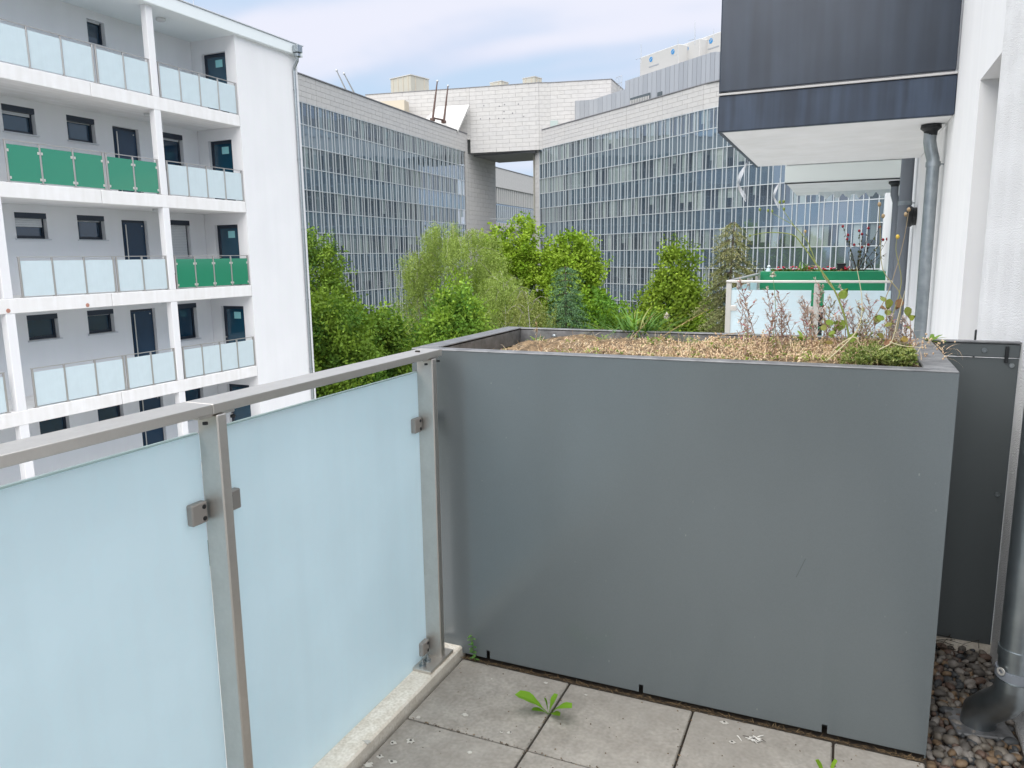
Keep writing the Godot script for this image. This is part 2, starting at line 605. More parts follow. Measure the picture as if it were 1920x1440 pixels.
	M.birch_bark = mat(0.45, 0.43, 0.38, 0.85)
	M.birch_limb = mat(0.26, 0.24, 0.2, 0.85)
	m = mat(1, 1, 1, 0.95)
	m.albedo_texture = color_tex(256, [[n_mid, Vector3(0.045, 0.055, 0.03), Vector3(0.08, 0.09, 0.055), 2.0], [n_fine, Vector3(0.7, 0.7, 0.7), Vector3(1.1, 1.1, 1.1), 1.5]])
	triplanar(m, 0.3)
	M.lawn = m
	m = mat(1, 1, 1, 0.9)
	m.albedo_texture = color_tex(256, [[n_mid, Vector3(0.42, 0.41, 0.4), Vector3(0.5, 0.49, 0.475), 1.5]])
	triplanar(m, 0.4)
	M.paving_and_bounce = m

# ---------------------------------------------------------------- sky
func make_sky() -> Sky:
	var w := 1024
	var h := 512
	var im := Image.create(w, h, false, Image.FORMAT_RGBF)
	var f := FastNoiseLite.new()
	f.seed = 5; f.frequency = 0.9; f.fractal_octaves = 5
	var f2 := FastNoiseLite.new()
	f2.seed = 9; f2.frequency = 0.55; f2.fractal_octaves = 4
	for y in h:
		var el := PI * 0.5 - PI * (y + 0.5) / h
		var sy := sin(el)
		for x in w:
			var a := TAU * (x + 0.5) / w
			var d := Vector3(sin(a) * cos(el), sy, -cos(a) * cos(el))
			var col: Vector3
			if sy > -0.02:
				var p := Vector2(d.x, d.z) / (maxf(sy, 0.0) + 0.22)
				var along := p.rotated(deg_to_rad(4.0))
				var wisp := f.get_noise_2d(along.x * 0.55, along.y * 2.5) * 0.5 + 0.5
				var mass := f2.get_noise_2d(p.x * 0.9 + 3.0, p.y * 0.9) * 0.5 + 0.5
				var cover := smoothstep(0.34, 0.68, wisp * 0.7 + mass * 0.42 - 0.04)
				var blue := Vector3(0.40, 0.62, 0.86).lerp(Vector3(0.62, 0.76, 0.90), pow(1.0 - clampf(sy, 0, 1), 5.0))
				var white := Vector3(0.81, 0.83, 0.945).lerp(Vector3(0.73, 0.765, 0.915), smoothstep(0.6, 0.35, wisp))
				col = blue.lerp(white, 0.22 + 0.78 * cover)
			else:
				col = Vector3(0.3, 0.3, 0.3)
			im.set_pixel(x, y, Color(col.x, col.y, col.z))
	var pm := PanoramaSkyMaterial.new()
	pm.panorama = ImageTexture.create_from_image(im)
	var s := Sky.new()
	s.sky_material = pm
	return s

func _ready() -> void:
	rng.seed = 20240611
	# ---- camera
	var cam := Camera3D.new()
	cam.name = "camera"
	add_child(cam)
	cam.transform = Transform3D(cam_basis, EYE)
	cam.fov = rad_to_deg(2.0 * atan(720.0 / FOCAL))
	cam.near = 0.05
	cam.far = 900.0
	cam.current = true
	# ---- sky and air
	var we := WorldEnvironment.new()
	we.name = "environment"
	var env := Environment.new()
	env.background_mode = Environment.BG_SKY
	env.sky = make_sky()
	env.background_energy_multiplier = 0.206
	env.tonemap_mode = Environment.TONE_MAPPER_LINEAR
	env.tonemap_exposure = 5.1
	env.sdfgi_enabled = true
	env.ssao_enabled = true
	env.ssil_enabled = true
	we.environment = env
	add_child(we)
	# ---- veiled sun, high behind the camera
	var sun := DirectionalLight3D.new()
	sun.name = "sun"
	sun.light_energy = 0.43
	sun.light_color = Color(1.0, 0.98, 0.95)
	sun.light_angular_distance = 100.0
	sun.shadow_enabled = true
	add_child(sun)
	sun.look_at_from_position(Vector3(0.5, 13, 7.0), Vector3.ZERO)
	make_materials()
	build_ground()
	build_gallery_block()
	build_office()
	build_house()
	build_trees()
	build_terrace()
	build_railing()
	build_planter()
	build_plants()
	build_small()

# ---------------------------------------------------------------- ground
const GROUND := -9.2
func build_ground() -> void:
	var s := structure("ground")
	var g := Geo.new()
	g.quad(Vector3(-700, GROUND, 300), Vector3(700, GROUND, 300), Vector3(700, GROUND, -800), Vector3(-700, GROUND, -800), Vector3.UP)
	part(g, "lawn", M.lawn, s)
	var p := structure("pavement_and_bounce")
	g = Geo.new()
	g.span(Vector3(-44.0, GROUND, -100), Vector3(-37.5, GROUND + 0.1, -40))
	g.span(Vector3(-37.5, GROUND, -66), Vector3(6, GROUND + 0.096, -60))
	g.span(Vector3(-19.9, GROUND, -31), Vector3(0.5, GROUND + 0.092, 25))  # unseen pale strip added to bounce light onto soffits and facades
	part(g, "paving_and_bounce", M.paving_and_bounce, p)

# a wall with openings: boxes of a grid, rows along u, columns along v; openings are [u0, u1, v0, v1]
func wall_grid(g: Geo, o: Vector3, u: Vector3, v: Vector3, depth: Vector3, u0: float, u1: float, v0: float, v1: float, openings: Array) -> void:
	var us := [u0, u1]
	for q in openings:
		us.append(q[0]); us.append(q[1])
	us.sort()
	for i in us.size() - 1:
		if us[i + 1] - us[i] < 1e-4: continue
		var mu: float = (us[i] + us[i + 1]) * 0.5
		var blocked := []
		for q in openings:
			if mu > q[0] and mu < q[1]: blocked.append([q[2], q[3]])
		blocked.sort_custom(func(a, b): return a[0] < b[0])
		var at := v0
		blocked.append([v1, v1])
		for b in blocked:
			if b[0] - at > 1e-4:
				g.span(o + u * us[i] + v * at, o + u * us[i + 1] + v * b[0] + depth)
			at = maxf(at, b[1])

# ---------------------------------------------------------------- the white block with access galleries
func build_gallery_block() -> void:
	var FX := -20.0
	var BXW := -22.05
	var T := thing("gallery_apartment_block", "white apartment block with open access galleries and frosted glass railings", "building", Vector3(FX, GROUND, -15))
	var floors := [6.52, 3.54, 0.55, -2.43, -5.41]
	# slabs
	for i in 5:
		var y: float = floors[i]
		var g := Geo.new()
		g.bev(Vector3((FX + BXW) * 0.5 - 0.1, y - 0.195, (-3.0 - 15.9) * 0.5), Vector3(2.25, 0.39, 12.9 - 0.015), 0.012)
		g.bev(Vector3((FX + BXW) * 0.5 - 0.1, y - 0.195, (-15.9 - 21.745) * 0.5), Vector3(2.25, 0.39, 5.845 - 0.015), 0.012)
		part(g, "gallery_slab", M.slab_white, T)
	# openings in the wall behind the galleries: u runs along -z
	var ops := []
	for i in 5:
		var y: float = floors[i]
		if i == 0:
			ops.append([17.62, 18.24, y + 1.7, y + 2.42])
			continue
		ops.append([14.62, 15.58, y + 1.62, y + 2.37])
		ops.append([16.58, 17.53, y + 1.62, y + 2.37])
		ops.append([18.17, 19.17, y, y + 2.28])
		ops.append([20.05, 21.03, y + 1.05, y + 2.35])
	var g := Geo.new()
	wall_grid(g, Vector3(BXW, 0, 0), Vector3(0, 0, -1), Vector3.UP, Vector3(-0.3, 0, 0), 3.0, 21.745, GROUND, 9.2, ops)
	part(g, "gallery_wall", M.white_render, T)
	# end block: the wall with the stair doors, the blank facade and the far end
	g = Geo.new()
	var eops := []
	for y in floors:
		eops.append([20.47, 21.57, y, y + 2.2])
	wall_grid(g, Vector3(0, 0, -21.75), Vector3(-1, 0, 0), Vector3.UP, Vector3(0, 0, -0.3), 20.3, 22.05, GROUND, 9.2, eops)
	part(g, "stair_wall", M.white_render, T)
	g = Geo.new()
	g.span(Vector3(-20.3, GROUND, -25.05), Vector3(FX, 9.2, -21.75))
	part(g, "end_wall", M.white_render, T)
	g = Geo.new()
	g.span(Vector3(-32, GROUND, -25.05), Vector3(-20.31, 9.2, -24.75))
	g.span(Vector3(-32.3, GROUND, -25.05), Vector3(-32, 9.2, -3))
	g.span(Vector3(-32, GROUND, -3), Vector3(-22.36, 9.2, -3.3))
	part(g, "outer_wall", M.white_render, T)
	# roof
	var rf := bev("roof", Vector3(-26.1, 9.4, -14.1), Vector3(12.5, 0.4, 22.3), 0.02, M.fascia, T)
	bev("roof_edge", Vector3(-26.1, 9.62, -14.1), Vector3(12.56, 0.045, 22.36), 0.01, M.sill, rf)
	g = Geo.new()
	g.tube([Vector3(-20.6, 9.6, -20.6), Vector3(-20.6, 11.4, -20.6)], [0.012], 5)
	part(g, "lightning_rod", M.rod, T)
	# columns
	for z in [-7.5, -12.85, -18.18]:
		for i in 5:
			var top := 9.2 if i == 0 else float(floors[i - 1]) - 0.39
			bev("column", Vector3(FX - 0.115, (floors[i] + top) * 0.5, z), Vector3(0.22, top - floors[i] - 0.004, 0.25), 0.008, M.white_render, T)
	# ceiling lamps, red plugs, extinguisher
	for i in 4:
		g = Geo.new()
		var ly := 9.2 if i == 0 else float(floors[i - 1]) - 0.39
		g.lathe(Vector3(-20.75, ly - 0.09, -19.3 + (0.8 if i else 0.0)), [[0, 0], [0.13, 0.0], [0.155, 0.03], [0.15, 0.085], [0, 0.085]], 14)
		part(g, "ceiling_lamp", M.lamp, T)
	for z in [-12.8, -15.08]:
		g = Geo.new()
		g.lathe(Vector3(FX - 0.003, 0.245, z), [[0.06, 0], [0.055, 0.012], [0, 0.014]], 12, Vector3.RIGHT)
		part(g, "plug", M.rust, T)
	var ex := thing("fire_extinguisher", "red fire extinguisher on a gallery beside the green glass railing", "fire extinguisher", Vector3(-20.55, 0.55, -18.75))
	g = Geo.new(); g.lathe(Vector3(-20.55, 0.56, -18.75), [[0, 0], [0.075, 0], [0.08, 0.03], [0.08, 0.36], [0.05, 0.42], [0.025, 0.44], [0, 0.44]], 12)
	part(g, "cylinder", M.extinguisher, ex)
	g = Geo.new(); g.bev(Vector3(-20.55, 1.035, -18.75), Vector3(0.05, 0.07, 0.12), 0.01)
	part(g, "valve", M.black, ex)
	# windows and doors on the galleries
	for i in 5:
		var y: float = floors[i]
		if i == 0:
			gal_window(T, 17.62, 18.24, y + 1.7, y + 2.42, 0.09, 0.0)
		else:
			var down: Array = [[], [0.16, 0.05, 0.06], [0.42, 0.06, 1.0], [0.0, 0.04, 0.0], [0.0, 0.0, 0.0]][i]
			gal_window(T, 14.62, 15.58, y + 1.62, y + 2.37, down[0], 0.16)
			gal_window(T, 16.58, 17.53, y + 1.62, y + 2.37, down[1], 0.16)
			gal_window(T, 20.05, 21.03, y + 1.05, y + 2.35, down[2], 0.17)
			# flat door with a long bar handle
			var d := part_box(T, "door", Vector3(BXW - 0.17, y + 1.14, -18.67), Vector3(0.06, 2.28, 1.0), M.frame_dark)
			bx("door_leaf", Vector3(BXW - 0.128, y + 1.12, -18.72), Vector3(0.025, 2.16, 0.84), M.door_panel, d)
			bev("bar_handle", Vector3(BXW - 0.07, y + 1.16, -18.375), Vector3(0.03, 1.95, 0.035), 0.008, M.handle, d)
			g = Geo.new(); g.lathe(Vector3(BXW - 0.112, y + 2.1, -19.05), [[0.025, 0], [0.02, 0.01], [0, 0.012]], 8, Vector3.RIGHT)
			part(g, "door_closer_cap", M.handle, d)
		# glazed stair door in the end wall
		var sd := part_box(T, "stair_door", Vector3(-21.02, y + 1.1, -21.9), Vector3(1.1, 2.2, 0.05), M.frame_dark)
		bx("door_pane", Vector3(-21.0, y + 1.2, -21.868), Vector3(0.82, 1.75, 0.02), M.door_glass, sd)
		bx("notice", Vector3(-20.88, y + 1.85, -21.853), Vector3(0.32, 0.25, 0.006), M.paper, sd)
		bev("handle", Vector3(-21.48, y + 1.02, -21.82), Vector3(0.04, 0.05, 0.08), 0.01, M.handle, sd)
	# railings
	var posts1 := [-13.27, -14.19, -15.15, -16.1, -16.21, -17.12, -18.02]
	var posts2 := [-18.4, -19.21, -20.03, -20.85, -21.68]
	var posts0 := [-8.0, -8.9, -9.8, -10.7, -11.6, -12.5]
	for i in 5:
		gal_railing(T, posts1, floors[i], M.green_glass if i == 1 else M.frosted, i == 1)
		gal_railing(T, posts2, floors[i], M.green_glass if i == 2 else M.frosted, i == 2)
		gal_railing(T, posts0, floors[i], M.green_glass if i == 2 else M.frosted, i == 2)
	# rainwater head and downpipe at the corner
	var dp := thing("corner_downpipe", "grey zinc downpipe with a box head at the corner of the white block", "downpipe", Vector3(-19.9, GROUND, -24.75))
	g = Geo.new()
	g.bev(Vector3(-19.7, 9.38, -24.75), Vector3(0.24, 0.26, 0.3), 0.012)
	g.bev(Vector3(-19.72, 9.17, -24.75), Vector3(0.18, 0.16, 0.22), 0.03)
	part(g, "rain_head", M.zinc, dp)
	g = Geo.new()
	g.tube([Vector3(-19.72, 9.12, -24.75), Vector3(-19.74, 8.95, -24.75), Vector3(-19.91, 8.72, -24.75), Vector3(-19.92, 8.6, -24.75), Vector3(-19.92, GROUND, -24.75)], [0.055], 12)
	part(g, "pipe", M.zinc, dp)
	for y in [7.9, 5.3, 2.6, -0.2, -3.0, -6.0]:
		g = Geo.new()
		g.tube([Vector3(-19.92, y, -24.75), Vector3(-19.92, y + 0.06, -24.75)], [0.068], 12)
		part(g, "clamp", M.zinc, dp)

func part_box(T: Node, called: String, p: Vector3, size: Vector3, m: Material) -> MeshInstance3D:
	return bx(called, p, size, m, T)

func gal_window(T: Node, z0: float, z1: float, y0: float, y1: float, down: float, casing: float) -> void:
	var X := -22.05
	var zc := -(z0 + z1) * 0.5
	var w := z1 - z0
	var g := Geo.new()
	var xf := X - 0.16
	# frame of four bars
	g.span(Vector3(xf - 0.06, y0, -z0), Vector3(xf, y1, -z0 - 0.07))
	g.span(Vector3(xf - 0.06, y0, -z1 + 0.07), Vector3(xf, y1, -z1))
	g.span(Vector3(xf - 0.06, y0, -z0 - 0.07), Vector3(xf, y0 + 0.09, -z1 + 0.07))
	g.span(Vector3(xf - 0.06, y1 - 0.07, -z0 - 0.07), Vector3(xf, y1, -z1 + 0.07))
	var f := part(g, "window", M.frame_dark, T)
	bx("pane", Vector3(xf - 0.045, (y0 + y1) * 0.5, zc), Vector3(0.02, y1 - y0 - 0.14, w - 0.12), M.pane_dark, f)
	if casing > 0.0:
		bx("shutter_box", Vector3(X - 0.075, y1 - casing * 0.5 - 0.002, zc), Vector3(0.155, casing, w - 0.004), M.frame_dark, f)
	if down > 0.0:
		var hh := (y1 - y0 - casing) * down
		var n := maxi(2, int(hh / 0.055))
		g = Geo.new()
		for k in n:
			g.bev(Vector3(X - 0.125, y1 - casing - hh * (k + 0.5) / n, zc), Vector3(0.02, hh / n - 0.003, w - 0.16), 0.006)
		part(g, "shutter", M.shutter, f)
	bev("sill", Vector3(X - 0.03, y0 - 0.02, zc), Vector3(0.22, 0.035, w + 0.1), 0.006, M.sill, f)

func gal_railing(T: Node, posts: Array, y: float, glass: Material, clamps: bool) -> void:
	var X := -20.055
	var r := bev("railing", Vector3(X, y + 1.075, (posts[0] + posts[-1]) * 0.5), Vector3(0.05, 0.022, absf(posts[-1] - posts[0]) + 0.08), 0.004, M.steel_plain, T)
	for z in posts:
		bev("post", Vector3(X, y + 0.53, z), Vector3(0.05, 1.06, 0.045), 0.005, M.steel_plain, r)
		bev("base_plate", Vector3(X, y + 0.012, z), Vector3(0.1, 0.014, 0.11), 0.004, M.steel_plain, r)
	for k in posts.size() - 1:
		var w: float = absf(posts[k + 1] - posts[k])
		if w < 0.3: continue
		var zc: float = (posts[k] + posts[k + 1]) * 0.5
		bx("glass_pane", Vector3(X + 0.005, y + 0.51, zc), Vector3(0.012, 0.93, w - 0.06), glass, r)
		if clamps:
			for s in [-1, 1]:
				for yy in [0.13, 0.82]:
					bev("clamp", Vector3(X + 0.005, y + yy, zc + s * (w * 0.5 - 0.045)), Vector3(0.035, 0.07, 0.06), 0.006, M.handle, r)

# ---------------------------------------------------------------- the curved office building
func catmull(pts: Array, step: float) -> Array:
	var fine := []
	for i in pts.size() - 1:
		var p0: Vector3 = pts[maxi(i - 1, 0)]
		var p1: Vector3 = pts[i]
		var p2: Vector3 = pts[i + 1]
		var p3: Vector3 = pts[mini(i + 2, pts.size() - 1)]
		for k in 12:
			fine.append(p1.cubic_interpolate(p2, p0, p3, k / 12.0))
	fine.append(pts[-1])
	var out := [fine[0]]
	var left := step
	for i in fine.size() - 1:
		var a: Vector3 = fine[i]
		var b: Vector3 = fine[i + 1]
		var l := (b - a).length()
		var at := 0.0
		while l - at >= left:
			at += left
			out.append(a.lerp(b, at / l))
			left = step
		left -= l - at
	return out

func wall_basis(a: Vector3, b: Vector3) -> Basis:
	# x along the wall, y up, z towards the viewer
	var t := (b - a); t.y = 0; t = t.normalized()
	var n := t.cross(Vector3.UP)
	if n.dot(EYE - a) < 0: 
		n = -n
		t = -t
	return Basis(Vector3.UP.cross(n), Vector3.UP, n)

const GLASS_TOP := 14.85
const ROW := 1.85
func wing(T: Node, path: Array, pitch: float, rows: int, sd: int, hung := 0.78) -> void:
	var st := catmull(path, pitch)
	var r := RandomNumberGenerator.new()
	r.seed = sd
	var panes := []
	var curtains := []
	var bars := []
	var inner := Geo.new()
	var spand := []
	var low := GLASS_TOP - ROW * rows
	var H := GLASS_TOP - low
	for i in st.size() - 1:
		var a: Vector3 = st[i]
		var b: Vector3 = st[i + 1]
		var bs := wall_basis(a, b)
		var w := (b - a).length()
		var left := a if (b - a).dot(bs.x) > 0 else b
		for e in [0.0, 0.64]:
			bars.append([left + bs.x * w * e + Vector3.UP * (low + H * 0.5) + bs.z * 0.02, Vector3(0.055, H, 0.07), bs, M.mullion])
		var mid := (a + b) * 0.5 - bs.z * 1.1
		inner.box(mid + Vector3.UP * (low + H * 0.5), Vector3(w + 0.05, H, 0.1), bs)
		for k in rows:
			var y := GLASS_TOP - ROW * (k + 0.5)
			var vision := k % 2 == 0
			for q in [[0.32, 0.64], [0.82, 0.36]]:
				var p: Vector3 = left + bs.x * w * q[0] + Vector3.UP * y
				var tilt := bs * Basis.from_euler(Vector3(r.randfn(0, 0.0045), r.randfn(0, 0.006), 0))
				var sz := Vector3(w * q[1] - 0.06, ROW - 0.07, 0.024)
				if vision:
					panes.append([p - bs.z * 0.03, sz, tilt, M["pane%d" % (r.randi() % 3)]])
					var c := r.randf()
					if q[1] > 0.5:
						if c < hung:
							var full := r.randf_range(0.62, 0.98) if r.randf() < 0.7 else r.randf_range(0.3, 0.6)
							var drop := 1.0 if r.randf() < 0.85 else r.randf_range(0.4, 0.8)
							curtains.append([p - bs.z * 0.12 + bs.x * (1.0 - full) * 0.5 * sz.x * (1 if r.randf() < 0.5 else -1) + Vector3.UP * (1.0 - drop) * 0.5 * sz.y, Vector3(sz.x * full, sz.y * drop, 0.03), bs, M["curtain%d" % (r.randi() % 4)]])
					elif c < hung - 0.5:
						curtains.append([p - bs.z * 0.12, Vector3(sz.x, sz.y, 0.03), bs, M["curtain%d" % (r.randi() % 4)]])
				else:
					spand.append([p - bs.z * 0.03, sz, tilt, M["spandrel%d" % (r.randi() % 3)]])
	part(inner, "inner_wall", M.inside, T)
	pieces(T, "window_pane", "far_window_panes", panes, 300, true)
	pieces(T, "spandrel_pane", "far_spandrel_panes", spand)
	pieces(T, "curtain", "far_curtains", curtains)
	pieces(T, "mullion", "far_mullions", bars)
	# transoms follow the curve
	for k in rows + 1:
		var g := Geo.new()
		var y := GLASS_TOP - ROW * k
		for i in st.size() - 1:
			var bs := wall_basis(st[i], st[i + 1])
			g.box((st[i] + st[i + 1]) * 0.5 + Vector3.UP * y + bs.z * 0.01, Vector3((st[i + 1] - st[i]).length() + 0.01, 0.07, 0.06), bs)
		part(g, "transom", M.mullion, T)
		if k % 2 == 1 and k < rows:
			g = Geo.new()
			for i in st.size() - 1:
				var bs := wall_basis(st[i], st[i + 1])
				g.box((st[i] + st[i + 1]) * 0.5 + Vector3.UP * (y - 0.2) - bs.z * 0.6, Vector3((st[i + 1] - st[i]).length() + 0.03, 0.3, 0.9), bs)
			part(g, "floor_light_stop", M.inside, T)  # slabs added to stop light entering between the storeys

# rows of stone slabs on a wall from a to b between two heights
func clad(items: Array, back: Geo, a: Vector3, b: Vector3, y0: float, y1: float, rh: float, pl: float, sd: int) -> void:
	var bs := wall_basis(a, b)
	var L := Vector3(b.x - a.x, 0, b.z - a.z).length()
	var left := a if (b - a).dot(bs.x) > 0 else b
	left.y = 0
	var r := RandomNumberGenerator.new()
	r.seed = sd
	var n := maxi(1, roundi((y1 - y0) / rh))
	var hh := (y1 - y0) / n
	back.box(left + bs.x * L * 0.5 + Vector3.UP * (y0 + y1) * 0.5 - bs.z * 0.13, Vector3(L, y1 - y0, 0.16), bs)
	for k in n:
		var at := 0.0
		var off := pl * (0.5 if k % 2 else 1.0)
		while at < L - 0.01:
			var to := minf(at + off, L)
			off = pl
			items.append([left + bs.x * (at + to) * 0.5 + Vector3.UP * (y0 + hh * (k + 0.5)) + bs.z * r.randf_range(-0.004, 0.004), Vector3(to - at - 0.022, hh - 0.02, 0.09), bs, M["stone%d" % (r.randi() % 4)]])
			at = to

func build_office() -> void:
	# the left wing
	var LP := [Vector3(-43.5, 0, -46), Vector3(-44.09, 0, -55.23), Vector3(-44.55, 0, -63), Vector3(-45.27, 0, -74.2), Vector3(-45.7, 0, -81.1), Vector3(-46.2, 0, -90.6)]
	var T := thing("office_wing", "long glazed office wing in cool shade behind the white gallery block", "office building", Vector3(-45, GROUND, -70))
	wing(T, LP, 1.2, 13, 71, 0.6)
	var items := []
	var back := Geo.new()
	var st := catmull(LP, 5.9)
	for i in st.size() - 1:
		clad(items, back, st[i], st[i + 1], GLASS_TOP + 0.03, 17.12, 0.46, 1.47, 100 + i)
	clad(items, back, st[-1], LP[-1], GLASS_TOP + 0.03, 17.12, 0.46, 1.47, 99)
	clad(items, back, LP[-1], Vector3(-46.25, 0, -91.4), GROUND, 17.12, 0.6, 1.4, 98)
	clad(items, back, Vector3(-46.25, 0, -91.42), Vector3(-46.45, 0, -100.4), GROUND, 14.66, 0.6, 1.8, 97)
	pieces(T, "stone_slab", "far_stone_slabs", items)
	part(back, "stone_backing", M.stone_joint, T)
	var g := Geo.new()
	st = catmull(LP, 3.0)
	st.append(Vector3(-46.25, 0, -91.4))
	for i in st.size() - 1:
		var bs := wall_basis(st[i], st[i + 1])
		g.box((st[i] + st[i + 1]) * 0.5 + Vector3.UP * 17.17 - bs.z * 0.12, Vector3((st[i + 1] - st[i]).length() + 0.02, 0.09, 0.5), bs)
	part(g, "coping", M.coping, T)
	g = Geo.new()
	g.quad(Vector3(-44, 16.4, -46), Vector3(-46.3, 16.4, -91.5), Vector3(-64, 16.4, -91.5), Vector3(-62, 16.4, -46), Vector3.UP)
	g.box(Vector3(-60, 3, -70), Vector3(0.3, 24, 50))
	part(g, "roof", M.unit_grey, T)
	# low entrance at the foot of the wing
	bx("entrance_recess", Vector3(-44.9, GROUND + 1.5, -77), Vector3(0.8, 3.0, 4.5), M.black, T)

	# the right wing
	var RP := [Vector3(-36.9, 0, -93.35), Vector3(-30.31, 0, -88.45), Vector3(-22.6, 0, -82.85), Vector3(-16.15, 0, -77.95), Vector3(-11.9, 0, -74.9), Vector3(-3.58, 0, -70.86), Vector3(2.72, 0, -68.5), Vector3(8.5, 0, -66.6)]
	var R := thing("office_wing", "curved glazed office wing with pale curtains, lit, to the right of the passage", "office building", Vector3(-17, GROUND, -79))
	wing(R, RP, 1.2, 13, 72, 0.84)
	items = []
	back = Geo.new()
	st = catmull(RP, 5.9)
	for i in st.size() - 1:
		clad(items, back, st[i], st[i + 1], GLASS_TOP + 0.03, 17.12, 0.46, 1.47, 200 + i)
	var rs := Vector3(-37.75, 0, -93.95)
	clad(items, back, rs, RP[0], GROUND, GLASS_TOP + 0.03, 0.6, 1.0, 198)
	clad(items, back, rs, RP[0], GLASS_TOP + 0.03, 17.12, 0.46, 1.0, 199)
	pieces(R, "stone_slab", "far_stone_slabs", items)
	part(back, "stone_backing", M.stone_joint, R)
	g = Geo.new()
	st = [rs] + catmull(RP, 3.0)
	for i in st.size() - 1:
		var bs := wall_basis(st[i], st[i + 1])
		g.box((st[i] + st[i + 1]) * 0.5 + Vector3.UP * 17.17 - bs.z * 0.12, Vector3((st[i + 1] - st[i]).length() + 0.02, 0.09, 0.5), bs)
	part(g, "coping", M.coping, R)
	g = Geo.new()
	g.quad(Vector3(-37.7, 16.4, -94.2), Vector3(8.5, 16.4, -67), Vector3(18, 16.4, -82), Vector3(-28, 16.4, -110), Vector3.UP)
	g.box(Vector3(-33, 2.7, -100.5), Vector3(0.3, 23.6, 16), Basis(Vector3.UP, deg_to_rad(-40)))
	part(g, "roof", M.unit_grey, R)

	# the bridge block over the passage
	var Bt := thing("office_bridge", "pale stone clad bridge block spanning the passage between both office wings", "office building", Vector3(-45, 14.7, -95))
	var top := 22.8
	items = []
	back = Geo.new()
	var fp := [Vector3(-60, 0, -88.9), Vector3(-45.75, 0, -91.35), Vector3(-36.7, 0, -92.75), Vector3(-35.4, 0, -93.4), Vector3(-28.0, 0, -95.0), Vector3(-28.3, 0, -101.4)]
	clad(items, back, fp[0], fp[1], 16.42, top, 0.5, 1.75, 300)
	clad(items, back, fp[1], fp[2], 14.72, top, 0.5, 1.75, 301)
	clad(items, back, fp[2], fp[3], 14.72, top, 0.5, 0.75, 302)
	clad(items, back, fp[3], fp[4], 16.42, top, 0.5, 1.75, 303)
	clad(items, back, fp[4], fp[5], 16.42, top, 0.5, 1.75, 304)
	pieces(Bt, "stone_slab", "far_stone_slabs", items)
	part(back, "stone_backing", M.stone_joint, Bt)
	g = Geo.new()
	for i in 5:
		var bs := wall_basis(fp[i], fp[i + 1])
		g.box((fp[i] + fp[i + 1]) * 0.5 + Vector3.UP * (top + 0.04) - bs.z * 0.1, Vector3((fp[i + 1] - fp[i]).length() + 0.04, 0.08, 0.4), bs)
	part(g, "coping", M.coping, Bt)
	g = Geo.new()
	g.span(Vector3(-46.1, 14.5, -101), Vector3(-37.4, 14.7, -93.0))
	g.quad(Vector3(-45.7, 14.7, -91.45), Vector3(-36.7, 14.7, -92.85), Vector3(-37.4, 14.7, -93.0), Vector3(-46.1, 14.7, -93.0), Vector3.DOWN)
	part(g, "soffit", M.coping, Bt)
	g = Geo.new()
	g.span(Vector3(-60, 14.7, -101.4), Vector3(-28.3, top, -101.1))
	g.quad(Vector3(-60, top - 0.3, -89.2), Vector3(-28.3, top - 0.3, -95.3), Vector3(-28.3, top - 0.3, -101), Vector3(-60, top - 0.3, -101), Vector3.UP)
	part(g, "rear_wall", M.stone1, Bt)
	# a niche with dark slit, two small vents and drain holes in the bridge face
	var nrm := wall_basis(fp[1], fp[2]).z
	for q in [[907, 198], [936, 199], [946, 196], [972, 195], [945, 209], [961, 212], [901, 223], [918, 222], [935, 222], [945, 222], [982, 218]]:
		g = Geo.new()
		g.lathe(onv(q[0], q[1], fp[1] + nrm * 0.05, nrm), [[0.09, 0], [0.07, 0.03], [0, 0.03]], 6, nrm)
		part(g, "drain_hole", M.coping, Bt)
	var nw := wall_basis(fp[3], fp[4])
	bx("service_hatch", onv(1039, 232, fp[3] + nw.z * 0.06, nw.z), Vector3(0.95, 0.75, 0.12), M.curtain3, Bt, nw)
	# sloping white screen and the low beige wall on the left wing's roof
	var n1 := wall_basis(fp[0], fp[1])
	g = Geo.new()
	var c0 := onv(880, 196, fp[1] + n1.z * 0.9, n1.z)
	var c1 := onv(822, 199, fp[1] + n1.z * 0.9, n1.z)
	var c2 := onv(795, 226, fp[1] + n1.z * 3.2, n1.z)
	var c3 := onv(858, 246, fp[1] + n1.z * 3.2, n1.z)
	g.quad(c0, c1, c2, c3, Vector3(0, 1, 1))
	var d := Vector3(0, -0.18, -0.1)
	g.quad(c0 + d, c1 + d, c2 + d, c3 + d, Vector3(0, -1, -1))
	g.quad(c0, c3, c3 + d, c0 + d, Vector3.RIGHT)
	g.quad(c1, c2, c2 + d, c1 + d, Vector3.LEFT)
	g.quad(c2, c3, c3 + d, c2 + d, Vector3.BACK)
	single(g, "sloping_screen", M.unit_white, (c2 + c3) * 0.5, "white sloping screen on the shaded wing's roof against the bridge block", "roof screen")
	var bw := onv(757, 188, fp[0] + n1.z * 2.5, n1.z)
	g = Geo.new()
	g.box(bw + Vector3(-3.4, -2.2, 0), Vector3(7, 4.4, 1.6), n1)
	single(g, "roof_wall", M.beige, bw + Vector3(-3.4, -4.4, 0), "low beige rendered wall on the roof in front of the bridge block", "wall")
	# roof houses on the bridge
	roof_house(onv(768, 160, Vector3(-52, 0, -93), n1.z), Vector3(3.8, 2.6, 3.4), "small ribbed metal stair house on the bridge block's roof", 768, 149, n1)
	roof_house(onv(936, 160, Vector3(-42, 0, -95), n1.z), Vector3(1.9, 1.3, 1.5), "flat pale roof hatch standing on the bridge block's roof", 936, 156, n1)
	roof_house(onv(998, 160, Vector3(-38, 0, -95), n1.z), Vector3(1.9, 1.6, 1.6), "cream metal box on the bridge roof above the passage", 998, 148, n1)
